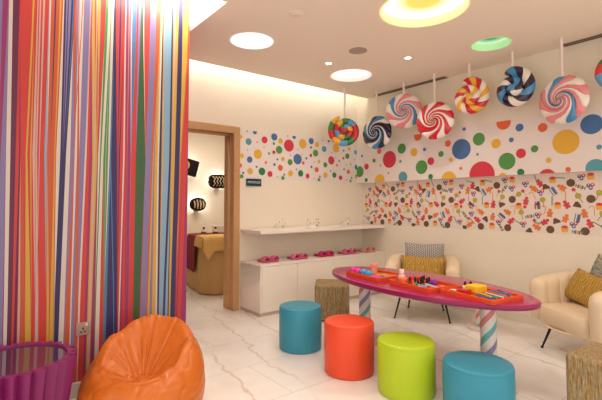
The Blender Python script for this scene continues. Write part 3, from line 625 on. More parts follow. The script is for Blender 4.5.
pouf(3.12, .885, .2, .395, radians(-3), 'woven brown and green cube pouf cut off by the lower right corner')

# ------------------------------------------------------------------ armchairs and cushions
cream = mat('cream leather', '#e3cbab', .42, bump=.06, bscale=220)
blackm = mat('black metal', '#151214', .4)
def make_armchair(label, loc, rz):
    t = thing('tub_armchair', label, 'armchair', loc, rz, 'cream tub armchairs')
    hw, xb, xf = .335, -.03, .33
    arcl = pi * hw; sl = xf - xb; tot = arcl + 2 * sl
    def path(s):
        if s < sl: return (xf - s, hw), (0, 1)
        if s < sl + arcl:
            a = pi / 2 + (s - sl) / hw
            return (xb + hw * cos(a), hw * sin(a)), (cos(a), sin(a))
        return (xb + (s - sl - arcl), -hw), (0, -1)
    nu, nv = 150, 26
    def prof(v, top):
        # inner bottom -> over the rounded top -> outer bottom ; returns offset outward, z
        h0 = .26; T = .068
        if v < .38: return -T, h0 + (top - T - h0) * v / .38
        if v < .62:
            a = pi - pi * (v - .38) / .24
            return T * cos(a), top - T + T * sin(a)
        return T, top - T - (top - T - h0) * (v - .62) / .38
    def fn(u, v):
        s = u * tot
        (x, y), (nx, ny) = path(min(max(s, 1e-6), tot - 1e-6))
        e = min(s, tot - s)
        end = min(1, e / .075); k = sqrt(max(0, 1 - (1 - end) ** 2))
        f = min(1, e / (sl + .12)); top = .64 + .045 * (f * f * (3 - 2 * f)) - .035 * (1 - min(1, e / .16)) ** 2
        o, z = prof(v, top)
        if v < .62: o -= .013 * (abs(sin(pi * s / tot * 15)) ** .7) * min(1, max(0, (z - .3) / .1)) * (1 if v < .38 else (.62 - v) / .24)
        o = o * (.12 + .88 * k); z = z if k > .99 else .26 + (z - .26) * (.88 + .12 * k)
        x += (1 - k) * .03 if False else 0
        fl = 1 + .04 * (z - .26) / .4
        return ((x + nx * o) * fl, (y + ny * o) * fl, z)
    b = MB(); b.grid(fn, nu, nv)
    for u in (0, 1): b.ngon([fn(u, j / nv) for j in range(nv + 1)])
    b.build('backrest', cream, t)
    b = MB()
    def outl(u, k):
        a = 2 * pi * u; c, s = cos(a), sin(a); p = 4.5
        x = abs(c) ** (2 / p) * (1 if c > 0 else -1); y = abs(s) ** (2 / p) * (1 if s > 0 else -1)
        return .055 + x * .315 * k, y * .29 * k
    pz = [(.9, .24), (.97, .25), (1, .28), (1.01, .34), (1, .385), (.96, .408), (.85, .418), (.5, .424), (0.01, .426)]
    b.grid(lambda u, v: (*outl(u, pz[round(v * 8)][0]), pz[round(v * 8)][1]), 64, 8, cu=True); b.ngon([(*outl(k / 64, .9), .24) for k in range(64)])
    b.build('seat', cream, t)
    b = MB(); b.grid(lambda u, v: ((.0 + .385 * cos(2 * pi * u) * (1, 1.02, .95)[round(v * 2)]), .37 * sin(2 * pi * u) * (1, 1.02, .95)[round(v * 2)], (.262, .25, .235)[round(v * 2)]), 48, 2, cu=True); b.ngon([(.366 * cos(2 * pi * k / 48), .3515 * sin(2 * pi * k / 48), .235) for k in range(48)])
    b.build('base', cream, t)
    for sx in (-1, 1):
        for sy in (-1, 1):
            fy = .3 if sx > 0 else .21
            b = MB(); b.tube([(sx * .2, sy * fy * .8, .25), (sx * .272, sy * fy, .008)], [.013, .008], 10); lg = b.build('leg', blackm, t)
            b = MB(); b.tube([(sx * .272, sy * fy, .009), (sx * .274, sy * (fy + .002), 0)], .014, 10); b.build('foot', blackm, lg)
    return t
A1 = ((4.255, 3.087), radians(211)); A2 = ((4.235, 1.332), radians(150))
ch = make_armchair('cream tub armchair behind the magenta table, seen from the front', (*A1[0], 0), A1[1])
dup(ch, (*A2[0], 0), A2[1], 'cream channel-backed tub armchair cut off by the right picture edge')

def patt(name, kind):
    m = bpy.data.materials.new(name); m.use_nodes = True; nt = m.node_tree; p = nt.nodes['Principled BSDF']; L = nt.links.new
    p.inputs['Roughness'].default_value = .8
    tc = nt.nodes.new('ShaderNodeTexCoord'); ra = nt.nodes.new('ShaderNodeValToRGB'); e = ra.color_ramp.elements
    if kind == 'mustard':
        w = nt.nodes.new('ShaderNodeTexWave'); w.wave_type = 'BANDS'; w.bands_direction = 'Y'; w.inputs['Scale'].default_value = 11; w.inputs['Distortion'].default_value = 9; w.inputs['Detail'].default_value = 2; w.inputs['Detail Scale'].default_value = 2
        L(tc.outputs['Object'], w.inputs['Vector']); L(w.outputs['Fac'], ra.inputs['Fac'])
        e[0].position = .55; e[0].color = lin('#a67c1e'); e[1].position = .95; e[1].color = lin('#bd9d58')
    elif kind == 'grey':
        br = nt.nodes.new('ShaderNodeTexBrick'); br.inputs['Scale'].default_value = 1; br.inputs['Brick Width'].default_value = .03; br.inputs['Row Height'].default_value = .022; br.inputs['Mortar Size'].default_value = .004
        br.inputs['Color1'].default_value = (.75,) * 3 + (1,); br.inputs['Color2'].default_value = (.55,) * 3 + (1,); br.inputs['Mortar'].default_value = (0, 0, 0, 1)
        mp = nt.nodes.new('ShaderNodeMapping'); mp.inputs['Rotation'].default_value = (0, pi / 2, pi / 2); L(tc.outputs['Object'], mp.inputs['Vector'])
        cx = nt.nodes.new('ShaderNodeSeparateXYZ'); L(tc.outputs['Object'], cx.inputs[0]); cb = nt.nodes.new('ShaderNodeCombineXYZ'); L(cx.outputs['Z'], cb.inputs['X']); L(cx.outputs['Y'], cb.inputs['Y'])
        L(cb.outputs[0], br.inputs['Vector']); L(br.outputs['Color'], ra.inputs['Fac'])
        e[0].position = .1; e[0].color = lin('#6f6a66'); e[1].position = .6; e[1].color = lin('#c2b8ae')
    else:
        mp = nt.nodes.new('ShaderNodeMapping'); mp.inputs['Scale'].default_value = (60, 14, 80); L(tc.outputs['Object'], mp.inputs['Vector'])
        n = nt.nodes.new('ShaderNodeTexNoise'); n.inputs['Scale'].default_value = 1; L(mp.outputs['Vector'], n.inputs['Vector']); L(n.outputs['Fac'], ra.inputs['Fac'])
        e[0].position = .38; e[0].color = lin('#5f7078'); e[1].position = .62; e[1].color = lin('#b3a78c')
    L(ra.outputs['Color'], p.inputs['Base Color'])
    return m
must, greyp, bluep = patt('mustard swirl cloth', 'mustard'), patt('grey pattern cloth', 'grey'), patt('blue grey weave', 'blue')
def cushion(w, h, th, m, label, loc, rz, lean, roll=0):
    b = MB(); n = 18
    def fn(side):
        def f(u, v):
            a, c = 2 * u - 1, 2 * v - 1
            pin = 1 - .05 * (a * a) * (1 - c * c) * 0 
            y = a * w / 2 * (1 - .07 * (1 - a * a) * 0 - .06 * (1 - abs(c)) ** 1 * abs(a)); z = c * h / 2 * (1 - .07 * (1 - abs(a)) * abs(c))
            t = th / 2 * (max(0, (1 - a ** 4) * (1 - c ** 4))) ** .6
            return (side * t, y, z)
        return f
    b.grid(fn(1), n, n); b.grid(fn(-1), n, n)
    o = b.build('cushion', m); tag(o, label, 'cushion', 'armchair cushions')
    o.matrix_world = Matrix.Translation(loc) @ Matrix.Rotation(rz, 4, 'Z') @ Matrix.Rotation(-lean, 4, 'Y') @ Matrix.Rotation(roll, 4, 'X')
    return o
def on(chair, x, y, z):
    (cx, cy), r = chair
    return (cx + x * cos(r) - y * sin(r), cy + x * sin(r) + y * cos(r), z)
cushion(.47, .40, .13, greyp, 'grey patterned square cushion standing behind a mustard one on the rear armchair', on(A1, -.15, 0, .63), A1[1], radians(14))
cushion(.52, .29, .13, must, 'mustard swirl cushion leaning in the armchair behind the magenta table', on(A1, .02, 0, .545), A1[1], radians(18))
cushion(.44, .40, .12, bluep, 'blue grey woven cushion at the right picture edge behind a mustard one', on(A2, -.17, -.03, .62), A2[1] , radians(16), radians(-14))
cushion(.45, .29, .13, must, 'mustard swirl cushion tilted on the armchair at the right picture edge', on(A2, .0, -.055, .56), A2[1], radians(26), radians(-9))

# ------------------------------------------------------------------ bean bag
def beanbag():
    m = mat('orange leatherette', '#ca681f', .33, bump=.1, bscale=16)
    rr = random.Random(8)
    tbl = [(-150, .285), (-108, .29), (-62, .335), (-20, .455), (28, .535), (72, .54), (115, .455), (165, .31), (210, .285)]
    def crest_h(a):
        d = math.degrees(a) % 360
        if d > 210: d -= 360
        for (a0, h0), (a1, h1) in zip(tbl, tbl[1:]):
            if a0 <= d <= a1:
                f = (d - a0) / (a1 - a0); f = f * f * (3 - 2 * f)
                return h0 + (h1 - h0) * f
    F = radians(-122)
    rid = [(radians(-12 + 31 * k + rr.uniform(-9, 9)), rr.uniform(.05, .12), rr.uniform(.5, 1.0)) for k in range(6)] + [(radians(190 + 26 * k + rr.uniform(-8, 8)), rr.uniform(.06, .12), rr.uniform(.3, .6)) for k in range(5)]
    def crease(a):
        s_ = 0
        for c, w, k in rid:
            d = (a - c + pi) % (2 * pi) - pi
            s_ += k * exp(-(d / w) ** 2)
        return min(1.3, s_)
    lobes = lambda a: sin(7 * a + 1) * .5 + sin(12 * a + 2.2) * .3 + sin(19 * a) * .2
    seat = (cos(F) * .05, sin(F) * .05)
    def fn(u, v):
        a = 2 * pi * u
        hi = crest_h(a); back = min(1, max(0, (hi - .285) / .25)); c = crease(a)
        hi += .006 * lobes(a) * (.4 + back) - .013 * c * (.3 + .7 * back)
        rc = .265 + .015 * back
        if v < .5:
            t = v / .5; z = hi * (1 - (1 - t) ** 1.25)
            q = z / hi
            lower = .335 + .042 * sin(pi * min(1, q * .95 + .08))
            e = max(0, (q - .55) / .45)
            r = lower + (rc - lower) * (1 - sqrt(max(0, 1 - e ** 2.4)))
            r *= 1 + .010 * lobes(a) * q - .012 * c * q ** 2
            r -= .004 * exp(-((q - .5) / .05) ** 2)
            return (r * cos(a), r * sin(a), z)
        t = (v - .5) / .5
        sz = .238
        r = rc * (1 - t)
        g = max(0, 1 - t / .8)
        g = 1 - (1 - g) ** 1.35 if back < .5 else g ** (.95) 
        rnd_ = .012 * sin(pi * min(1, t / .2)) if t < .2 else 0
        z = sz + (hi - sz) * g + rnd_
        z -= .024 * c * sin(pi * min(1, t * 1.15)) * (.35 + .65 * back) * (1 if t < .87 else 0)
        a2 = a + .05 * sin(pi * t) * lobes(a)
        z += .010 * sin(5 * a + 1) * exp(-((t - .72) / .1) ** 2) + .012 * (1 - ((1 - t) / .2) ** 2 if t > .8 else 0)
        return (r * cos(a2) + seat[0] * min(1, t * 1.2), r * sin(a2) + seat[1] * min(1, t * 1.2), z)
    from mathutils import noise
    def wr(u, v):
        p = Vector(fn(u, v)); q = Vector((p.x, p.y, p.z * 1.2)) + Vector((3, 1, 2))
        n1 = 1 - abs(noise.noise(q * 7)) * 2.2; n2 = 1 - abs(noise.noise(q * 13 + Vector((5, 0, 0)))) * 2
        d = -.0075 * max(0, n1) ** 4 - .003 * max(0, n2) ** 4 + .008 * noise.noise(q * 4)
        w = min(1, p.z / .08)
        out = Vector((p.x, p.y, p.z - .1)).normalized() if v < .5 else Vector((0, 0, 1))
        return p + out * d * w
    b = MB(); b.grid(wr, 260, 90, cu=True)
    b.ngon([wr(k / 260, 0) for k in range(260)])
    o = b.build('beanbag', m, angle=80); tag(o, 'orange leatherette beanbag chair slumped against the striped wall', 'beanbag')
    o.location = (.885, 2.745, 0)
    return o
beanbag()

# ------------------------------------------------------------------ purple fluted table
t = thing('fluted_side_table', 'purple fluted cupcake-case side table with a round glass top', 'side table', (.205, 2.845, 0))
pm = mat('purple plastic', '#84205f', .38)
b = MB(); NF = 28; per = 10
def flute(u, v):
    a = 2 * pi * u; k = (u * NF) % 1
    z = .46 * v; R = .245 + .06 * v ** 1.1
    saw = (k / .72 if k < .72 else (1 - k) / .28)
    return ((R - .03 + .04 * saw) * cos(a), (R - .03 + .04 * saw) * sin(a), z)
b.grid(flute, NF * per, 10, cu=True)
def rim(u, v):
    a = 2 * pi * u
    if v == 0: return flute(u, 1)
    r = (.262, .258, .258)[round(v * 3) - 1]; z = (.462, .46, .43)[round(v * 3) - 1]
    return (r * cos(a), r * sin(a), z)
b.grid(rim, NF * per, 3, cu=True)
b.ngon([flute(k / (NF * per), 0) for k in range(NF * per)])
b.build('body', pm, t, angle=30)
b = MB(); b.lathe([(0, .438), (.257, .438), (.257, .448), (.253, .45), (0, .45)], 64, cap=False)
gl = mat('smoked glass', '#4a2a48', .03, ior=2.1, spec=.8)
b.build('glass_top', gl, t, smooth=False)

# ------------------------------------------------------------------ trays on the table with nail and craft bits
orm = mat('tray orange', '#dd4f1e', .35)
def tray(x, y, rz, label, L=.44, Wd=.33):
    t = thing('tray', label, 'tray', (x, y, TZ), rz, 'orange trays on the table')
    b = MB(); w, l, k = Wd / 2, L / 2, .012
    b.box(-w, w, -l, l, 0, .008); b.build('tray_base', orm, t)
    for (x0, x1, y0, y1) in ((-w, -w + k, -l, l), (w - k, w, -l, l), (-w + k, w - k, -l, -l + k), (-w + k, w - k, l - k, l)):
        b = MB(); b.box(x0, x1, y0, y1, .008, .033); b.build('rim', orm, t, bevel=.003)
    return ((x, y), rz)
T1 = tray(2.90, 2.62, radians(-8), 'orange tray at the far end of the table with pink and blue tubs')
T2 = tray(2.87, 2.085, radians(-9), 'orange tray in the middle of the table full of black capped nail polish')
T3 = tray(2.885, 1.61, radians(-9), 'orange tray at the near end of the table full of pens and a yellow block')
def on_t(T, x, y, z=.008):
    (cx, cy), r = T
    return (cx + x * cos(r) - y * sin(r), cy + x * sin(r) + y * cos(r), TZ + z)
def plain(n, c, **k): return mat(n, c, k.pop('rough', .35), **k)
def tub(T, x, y, col, nm, label):
    t = thing('lip_balm', label, 'lip balm', on_t(T, x, y), 0, 'round topped tubs in the far tray')
    b = MB(); b.lathe([(.0, 0), (.026, 0), (.028, .004), (.028, .03)], 24); b.build('jar', plain('clear tub', '#cdb9c4', trans=.3), t)
    b = MB(); b.lathe([(.031, .028), (.033, .034), (.033, .045), (.027, .057), (.014, .064), (0, .066)], 24, cap=False); b.build('lid', plain('lid ' + nm, col), t)
tub(T1, -.122, .17, '#e8309a', 'pink', 'hot pink lidded tub in the end corner of the far tray')
tub(T1, -.122, .095, '#e8309a', 'pink', 'hot pink lidded tub next to the blue ones')
tub(T1, -.115, .025, '#3a9fd0', 'blue', 'sky blue lidded tub next to the pink ones')
tub(T1, -.122, -.055, '#3a9fd0', 'blue', 'sky blue lidded tub nearest the middle of the far tray')
t = thing('lidded_cup', 'peach lidded patterned jar standing tall in the far tray', 'jar', on_t(T1, .05, .075))
b = MB(); b.lathe([(0, 0), (.028, 0), (.03, .005), (.031, .075)], 24); b.build('cup', plain('peach cup', '#e9a98f', var=.3, vscale=60), t)
b = MB(); b.lathe([(0, .075), (.037, .075), (.037, .09), (.034, .094), (0, .094)], 24, cap=False); b.build('lid', plain('peach lid', '#f08070'), t)
def pen(T, x, y, ang, col, label, r=.006, L=.13, cat='pen', nm='pen', z=.015, group=None):
    t = thing(nm, label, cat, on_t(T, x, y, z), T[1] + ang, group)
    b = MB(); b.tube([(0, -L / 2, 0), (0, L / 2 - .03, 0)], r, 8); b.build('barrel', plain('ink ' + col, col), t)
    b = MB(); b.tube([(0, L / 2 - .03, 0), (0, L / 2 - .012, 0), (0, L / 2, 0)], [r * 1.12, r * 1.05, r * .25], 8); b.build('tip' if cat == 'pencil' else 'cap', plain('ink tip ' + col, col), t)
for (x, y, a, c, l) in ((.06, -.02, 1.2, '#d9a03a', 'yellow pen lying by the peach jar'), (.09, -.09, 1.0, '#e08a3a', 'orange pen lying in the far tray'), (.0, -.13, .6, '#2f8f9f', 'teal pen lying crosswise in the far tray'), (-.03, -.17, .9, '#3a6fb0', 'blue pen lying by the near end of the far tray'), (.03, -.16, .5, '#e8c24a', 'pale yellow pen between teal and blue pens'), (.1, .0, .2, '#a8762a', 'brown pen along the far rim of the far tray')):
    pen(T1, x, y, a, c, l, .008, .12, group='pens in the far tray')
t = thing('compact_case', 'flat magenta compact case in the far tray', 'compact case', on_t(T1, -.105, -.135))
b = MB(); b.lathe([(0, 0), (.042, 0), (.045, .004), (.045, .014)], 32); b.build('base', plain('magenta case', '#d62a8a'), t)
b = MB(); b.lathe([(.045, .0145), (.045, .022), (.04, .027), (0, .028)], 32, cap=False); b.build('lid', plain('magenta lid', '#e2489e'), t)

t = thing('lotion_bottle', 'pale pink tall bottle at the end of the middle tray', 'bottle', on_t(T2, -.06, .18))
b = MB(); b.lathe([(0, 0), (.03, 0), (.032, .005), (.032, .05), (.028, .06), (.016, .068), (.015, .074)], 28); b.build('bottle_body', plain('pale pink bottle', '#e9c4ba', trans=.15), t)
b = MB(); b.lathe([(0, .072), (.02, .072), (.021, .078), (.02, .104), (.017, .108), (0, .108)], 24, cap=False); b.build('cap', plain('blush cap', '#ecd0c6'), t)
t = thing('cream_jar', 'squat orange jar beside the pale pink bottle', 'jar', on_t(T2, -.105, .11))
b = MB(); b.lathe([(0, 0), (.032, 0), (.034, .004), (.034, .025)], 28); b.build('jar_body', plain('peach jar', '#efa182'), t)
b = MB(); b.lathe([(.036, .025), (.037, .03), (.037, .045), (.034, .049), (0, .05)], 28, cap=False); b.build('lid', plain('orange lid', '#f0672f'), t)
NP = [(-.06, .08, '#d42a3a', 'red'), (-.10, .045, '#a02030', 'dark red'), (-.05, .035, '#c8a890', 'beige'), (-.09, -.005, '#b98a7a', 'nude'), (-.10, -.045, '#2a6a6a', 'teal green'), (-.045, -.02, '#1d1a20', 'black'), (.0, .01, '#3a1a30', 'plum'), (-.06, -.06, '#b0243a', 'crimson'), (-.015, -.055, '#402030', 'maroon'), (.03, -.035, '#6a3a7a', 'violet'), (.05, .04, '#d85a4a', 'coral')]
NPL = ['nearest the squat orange jar', 'at the near rim beside the orange jar', 'behind the dark red bottle', 'at the near rim in the middle', 'at the near rim beside the nail clipper', 'in the middle of the cluster', 'at the back of the cluster', 'nearest the pale clipper', 'behind the crimson bottle', 'at the back next to the purple ball', 'by the back rim behind the red bottle']
for (x, y, c, n), w in zip(NP, NPL):
    t = thing('nail_polish', 'black capped %s nail polish bottle %s' % (n, w), 'nail polish', on_t(T2, x, y), 0, 'nail polish bottles in the middle tray')
    b = MB(); b.lathe([(0, 0), (.013, 0), (.015, .003), (.015, .024), (.011, .03), (.007, .032)], 16); b.build('bottle_body', plain('polish ' + n, c, rough=.15), t)
    b = MB(); b.lathe([(.0088, .031), (.0088, .036), (.0075, .066), (0, .068)], 12, cap=False); b.build('cap', plain('polish cap black' if n not in ('red',) else 'polish cap red', '#120f12' if n != 'red' else '#d02a3a'), t)
t = thing('nail_sponge', 'purple rounded sponge at the back of the middle tray', 'sponge', on_t(T2, .09, -.03))
b = MB(); b.lathe([(0, 0), (.022, 0), (.03, .01), (.032, .022), (.025, .036), (0, .042)], 24, cap=False); b.build('sponge_body', plain('purple sponge', '#8a3aa8', rough=.8), t)
t = thing('nail_file', 'white and grey nail buffer block propped in the middle tray', 'nail file', on_t(T2, -.04, -.125, .012), T2[1] + .9)
b = MB(); M = Matrix.Rotation(radians(14), 4, 'X'); b.box(-.012, .012, -.05, .05, .01, .02, M=M); b.build('file_body', plain('file white', '#ddd4cc'), t, bevel=.003)
b = MB(); b.box(-.0125, .0125, -.045, .045, .02, .022, M=M); b.build('file_pad', plain('file grey', '#aab0b8', rough=.9), t)
t = thing('toe_separator', 'pale blue foam toe separator at the near rim of the middle tray', 'toe separator', on_t(T2, -.11, -.10))
b = MB(); b.box(-.012, .012, -.04, .04, 0, .012); [b.box(-.012, .012, y - .006, y + .006, .012, .028) for y in (-.033, -.011, .011, .033)]; b.build('foam', plain('pale blue foam', '#9fb0cc', rough=.9), t, bevel=.003)
t = thing('eraser', 'small bright pink eraser alone at the near end of the middle tray', 'eraser', on_t(T2, .04, -.175))
b = MB(); b.box(-.016, .016, -.024, .024, 0, .018); b.build('rubber', plain('pink rubber', '#f0608a', rough=.7), t, bevel=.004)
b = MB(); b.box(-.0165, .0165, -.008, .02, -.0001, .0185); b.build('sleeve', plain('pink sleeve', '#f48aa2', rough=.7), t, bevel=.003)

t = thing('sponge_block', 'large bright yellow block in the near tray', 'sponge', on_t(T3, .03, .06), T3[1])
b = MB(); b.box(-.06, .06, -.05, .05, .008, .06); b.build('sponge_body', plain('yellow sponge', '#f0be1e', rough=.7), t, bevel=.008)
b = MB(); b.box(-.055, .055, -.045, .045, 0, .009); b.build('scrub_pad', plain('yellow pad', '#d9a21a', rough=.9), t)
t = thing('glue_box', 'small red box in front of the yellow block', 'box', on_t(T3, -.08, .07), T3[1] + .2)
b = MB(); b.box(-.022, .022, -.04, .04, 0, .034); b.build('carton', plain('red carton', '#cc2226'), t, bevel=.003)
b = MB(); b.box(-.022, .022, -.04, -.03, .034, .037); b.build('flap', plain('dark red flap', '#a81a1e'), t)
for (x, y, c, n) in ((.04, .165, '#efe6de', 'white capped glue bottle at the far end of the near tray'), (.085, .15, '#18141a', 'black capped bottle behind the white one in the near tray')):
    t = thing('glue_bottle', n, 'bottle', on_t(T3, x, y), 0)
    b = MB(); b.lathe([(0, 0), (.018, 0), (.019, .004), (.019, .03), (.01, .038)], 18); b.build('bottle_body', plain('glue ' + c, c), t)
    b = MB(); b.lathe([(.011, .038), (.011, .044), (.008, .064), (0, .066)], 14, cap=False); b.build('cap', plain('glue cap black', '#141114'), t)
pc = ['#c94a5a', '#4a63b0', '#e0b23a', '#8a6fb0', '#5a9a6a', '#d9cfc8', '#b05a8a', '#6a8fc0', '#c9784a', '#7a4a8a', '#cfc0c8', '#4a7aa0', '#a03a4a', '#d8a8b0', '#5a5a9a', '#c0b0a0']
pn = ['red', 'royal blue', 'golden', 'lavender', 'green', 'ivory', 'mauve', 'light blue', 'copper', 'purple', 'pearl grey', 'steel blue', 'burgundy', 'blush pink', 'indigo', 'sand']
for k in range(16):
    pen(T3, -.125 + .0165 * k, -.115 + .012 * ((k * 7) % 5 - 2), (-.5 + .09 * ((k * 5) % 7)), pc[k], '%s pencil among the spread of coloured pencils in the near tray' % pn[k], .006, .16, 'pencil', 'coloured_pencil', .0145 + .0125 * (k % 3), 'coloured pencils in the near tray')
for (x, y, a, c, n) in ((-.135, .155, .1, '#e8d23a', 'yellow marker lying at the far corner of the near tray'), (-.115, .17, .4, '#1a181c', 'black marker lying at the far corner of the near tray'), (-.10, .15, -.2, '#d83a7a', 'pink marker lying beside the red box'), (-.135, .05, .2, '#3a4fa8', 'blue marker lying along the near rim'), (-.02, .16, .9, '#d43030', 'red marker lying across beside the yellow block'), (-.05, .18, 1.2, '#f2e9e0', 'white marker lying by the end rim of the near tray')):
    pen(T3, x, y, a, c, n, .0075, .1, 'marker', 'marker', .016, 'markers in the near tray')

# ------------------------------------------------------------------ massage bed and chocolate wall lamps beyond the doorway
BR = radians(-10); BL = (2.62, 5.60)
skirt = mat('brown skirt', '#c39c68', .8, bump=.1, bscale=30); ytow = mat('yellow towel', '#dcb06a', .9, bump=.3, bscale=200); maro = mat('maroon cloth', '#7d1226', .8)
bed = thing('massage_bed', 'massage bed with a brown skirt in the room through the doorway', 'massage bed', (*BL, 0), BR)
bw, bl, bh = .78, 1.5, .74
def rrect(u, w, l, r, grow=0):
    # rounded rectangle perimeter starting mid left, around the near end
    cs = [(r, l - r, pi, pi / 2), (w - r, l - r, pi / 2, 0), (w - r, r, 0, -pi / 2), (r, r, -pi / 2, -pi)]
    per = 4; k = u * 4 % 4; i = int(k); f = k - i
    cx, cy, a0, a1 = cs[i]
    if f < .5: a = a0 + (a1 - a0) * f * 2; return (cx + (r + grow) * cos(a), cy + (r + grow) * sin(a))
    g = (f - .5) * 2; n = cs[(i + 1) % 4]
    p = (cx + (r + grow) * cos(a1), cy + (r + grow) * sin(a1)); q = (n[0] + (r + grow) * cos(n[2]), n[1] + (r + grow) * sin(n[2]))
    return (p[0] + (q[0] - p[0]) * g, p[1] + (q[1] - p[1]) * g)
b = MB()
b.grid(lambda u, v: (*rrect(u, bw, bl, .26, -.03 + .05 * (1 - v) + .012 * sin(u * 90) * (1 - v)), .012 + (bh - .02) * v), 160, 8, cu=True); b.ngon([(*rrect(k / 160, bw, bl, .26, -.03), .012 + bh - .02) for k in range(160)]); b.build('bed_skirt', skirt, bed)
b = MB(); b.grid(lambda u, v: (*rrect(u, bw, bl, .26, (-.02, .0, .0, -.03)[round(v * 3)]), (.7, .72, .77, .8)[round(v * 3)]), 80, 3, cu=True); b.ngon([(*rrect(k / 80, bw, bl, .26, -.03), .8) for k in range(80)]); b.build('mattress', ytow, bed)
def drape(y0, y1, drop_l, drop_n, m, name, label, cat, over, zig=0):
    # cloth lying over the bed top, hanging over the left side and optionally over the near end
    b = MB(); e = over
    prof = [(-e - .012, .8 - drop_l), (-e, .78), (-e + .015, .8 + e), (.1, .804 + e), (bw + e, .804 + e)]
    ny = 14
    def fn(u, v):
        i = v * 4; k = min(3, int(i)); f = i - k
        x = prof[k][0] + (prof[k + 1][0] - prof[k][0]) * f; z = prof[k][1] + (prof[k + 1][1] - prof[k][1]) * f
        y = y0 + (y1 - y0) * u
        if k == 0: x += .008 * sin(u * 25) * (1 - f)
        return (x, y, z)
    b.grid(fn, 24, 12)
    if drop_n:
        def fr(u, v):
            x = -e + (bw + 2 * e) * u
            dz = drop_n * (1 + zig * max(0, 1 - abs(u - .1) / .09))
            return (x, y0 - .0 - .02 * sin(pi * min(1, v * 3) / 2) - .01 * sin(u * 40) * v, .804 + e - dz * v)
        b.grid(fr, 40, 8)
    o = b.build(name, m, angle=60); tag(o, label, cat); o.location = (*BL, 0); o.rotation_euler = (0, 0, BR)
    md = o.modifiers.new('thick', 'SOLIDIFY'); md.thickness = .006; md.offset = 1
drape(.42, .95, .52, 0, maro, 'bed_runner', 'maroon cloth runner draped across the massage bed', 'bed runner', .02)
drape(-.03, .40, .12, .2, ytow, 'towel', 'mustard yellow towel hanging over the near end of the massage bed', 'towel', .03, .7)
for k, (x, y) in enumerate(((.13, .52), (.31, .50))):
    c, s = cos(BR), sin(BR)
    t = thing('oil_bottle', ('white bottle with a maroon band, nearer the left on the maroon runner', 'white bottle with a maroon band, second one on the maroon runner')[k], 'bottle', (BL[0] + x * c - y * s, BL[1] + x * s + y * c, .828), 0, 'small bottles on the massage bed')
    b = MB(); b.lathe([(0, 0), (.036, 0), (.04, .006), (.04, .05), (.03, .068), (.013, .08), (.012, .09)], 20); b.build('bottle_body', plain('oil bottle', '#d9c4bc'), t)
    b = MB(); b.lathe([(.041, .02), (.042, .022), (.042, .044), (.041, .046)], 20, cap=False); b.build('label_band', plain('oil label', '#7a1a2a'), t)
    b = MB(); b.lathe([(0, .09), (.018, .09), (.018, .118), (.014, .122), (0, .122)], 16, cap=False); b.build('cap', plain('oil cap', '#6a1626'), t)
t = thing('tissue_box', 'white box at the far side of the massage bed beside the door frame', 'box', (3.36, 6.55, .8), BR)
b = MB(); b.box(-.13, .13, -.07, .07, .001, .14); b.build('carton', plain('white carton', '#e9e2d8'), t, bevel=.006)
b = MB(); b.box(-.07, .07, -.02, .02, .14, .142); b.build('slot', plain('slot grey', '#8a8078'), t)

chocm = mat('dark chocolate', '#120806', .5, spec=.2); icem = mat('cream icing', '#d8c4a0', .5); carm = mat('caramel', '#c79a5c', .4)
def choc(kind, x, z, label, rot=0):
    t = thing('wall_lamp', label, 'wall lamp', (x, 7.4, z), 0, 'backlit chocolate wall lamps'); t.rotation_euler = (0, rot, 0)
    b = MB()
    if kind == 'square':
        b.box(-.19, .19, -.13, -.06, -.15, .15); b.build('chocolate', chocm, t, bevel=.02)
        b = MB(); b.lathe([(0, .0), (.075, 0), (.085, .012), (.07, .03), (0, .035)], 28, cap=False, M=Matrix.Translation((-.07, -.128, .01)) @ Matrix.Rotation(pi / 2, 4, 'X')); b.build('caramel_disc', carm, t)
    else:
        w, h = (.2, .13) if kind == 'barrel' else (.155, .125)
        n = 64
        def pt(u, k, y):
            a = 2 * pi * u; c, s = cos(a), sin(a); p = 3.2 if kind == 'barrel' else 2.1
            rip = 1 + .035 * sin(a * 18)
            return (w * k * rip * abs(c) ** (2 / p) * (1 if c > 0 else -1), y, h * k * rip * abs(s) ** (2 / p) * (1 if s > 0 else -1))
        P = [(.92, -.055), (1, -.065), (1, -.11), (.9, -.13), (.6, -.138), (0.01, -.14)]
        b.grid(lambda u, v: pt(u, *P[round(v * 5)]), n, 5, cu=True); b.ngon([pt(k / n, .92, -.055) for k in range(n)]); b.build('chocolate', chocm, t)
        if kind == 'barrel':
            for q in range(5):
                x0 = -.11 + .062 * q
                b = MB(); b.tube([(x0 - .035, -.137, .09), (x0 + .02, -.141, .045), (x0 - .012, -.142, 0), (x0 + .02, -.141, -.045), (x0 - .015, -.137, -.09)], .0105, 8); b.build('icing_swirl', icem, t)
        else:
            for q in range(4):
                x0 = -.085 + .057 * q; hh = .095 - .03 * abs(q - 1.5) / 1.5
                b = MB(); b.tube([(x0 - .008, -.136, hh), (x0 + .008, -.141, 0), (x0 + .004, -.136, -hh)], [.012, .016, .009], 8); b.build('icing_stripe', icem, t)
    l = bpy.data.lights.new('halo', 'POINT'); l.energy = 8; l.color = (1, .93, .82); l.shadow_soft_size = .03
    lo = bpy.data.objects.new('halo', l); COL.objects.link(lo); lo.parent = t; lo.location = (0, -.035, 0)
    b = MB(); b.lathe([(.03, 0), (.03, .06)], 12, M=Matrix.Translation((.0, 0, -.06)) @ Matrix.Rotation(pi / 2, 4, 'X')); b.build('wall_mount', blackm, t)
choc('square', 3.08, 1.985, 'dark square chocolate wall lamp with a tan disc, topmost beyond the doorway', radians(14))
choc('barrel', 3.70, 1.735, 'dark barrel chocolate wall lamp with cream zigzags half behind the door frame')
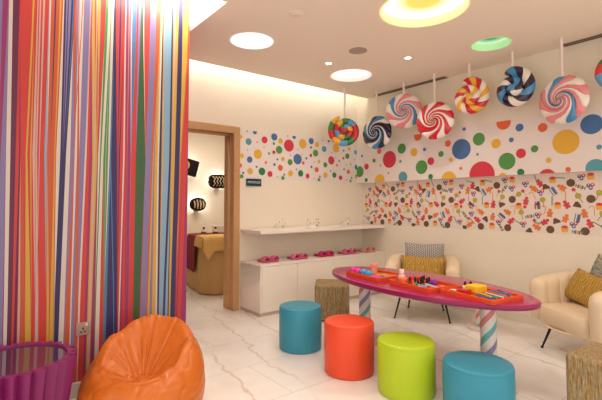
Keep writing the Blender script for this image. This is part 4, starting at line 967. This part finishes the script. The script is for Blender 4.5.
choc('oval', 3.285, 1.298, 'dark oval chocolate wall lamp with cream stripes, lowest beyond the doorway')

# ------------------------------------------------------------------ lights
def area(name, loc, rot, sx, sy, e, col, spread=pi):
    l = bpy.data.lights.new(name, 'AREA'); l.shape = 'RECTANGLE'; l.size = sx; l.size_y = sy; l.energy = e; l.color = col; l.spread = spread
    o = bpy.data.objects.new(name, l); COL.objects.link(o); o.location = loc; o.rotation_euler = rot; return o
WARM = (1, .915, .82)
def aim(o, d): o.rotation_euler = Vector(d).to_track_quat('-Z', 'Y').to_euler(); return o
# LED strips lying hidden in the ceiling coves
COOL = (1, .99, .91)
aim(area('cove_strip_back', (3.15, 4.372, 3.12), (0, 0, 0), 3.0, .03, 6.5, COOL), (0, .8, -.45))
aim(area('cove_strip_front', (1.15, 2.925, 3.12), (0, 0, 0), .6, .03, 8, COOL), (0, .8, -.4))
aim(area('cove_strip_side', (1.6, 3.65, 3.0), (0, 0, 0), 1.3, .04, 14, COOL), (-.7, 0, .7))
aim(area('cove_strip_corner', (.95, 2.9, 3.0), (0, 0, 0), 1.1, .04, 9, COOL), (0, .7, .7))
# lamps of the modelled downlights, plus unseen spots added to light the room
def spot(x, y, e, col=WARM, size=2.3):
    l = bpy.data.lights.new('downlight_and_fill_lamp', 'SPOT'); l.energy = e; l.color = col; l.spot_size = size; l.spot_blend = .8; l.shadow_soft_size = .05
    o = bpy.data.objects.new('downlight_and_fill_lamp', l); COL.objects.link(o); o.location = (x, y, ZC - .02)
for (x, y, e) in ((3.16, 3.539, 26), (3.728, 2.866, 26), (1.6, 1.2, 34), (3.2, .6, 34), (1.0, 2.2, 22), (2.3, 2.3, 22), (.0, .6, 30)): spot(x, y, e)
area('spa_fill_light', (3.2, 6.1, 2.7), (0, 0, 0), 1.2, 1.0, 22, (1, .9, .78))  # unseen area light added under the ceiling to brighten the treatment room
w = bpy.data.worlds.new('world'); scene.world = w; w.use_nodes = True
w.node_tree.nodes['Background'].inputs[0].default_value = (1, .928, .86, 1); w.node_tree.nodes['Background'].inputs[1].default_value = 1.2
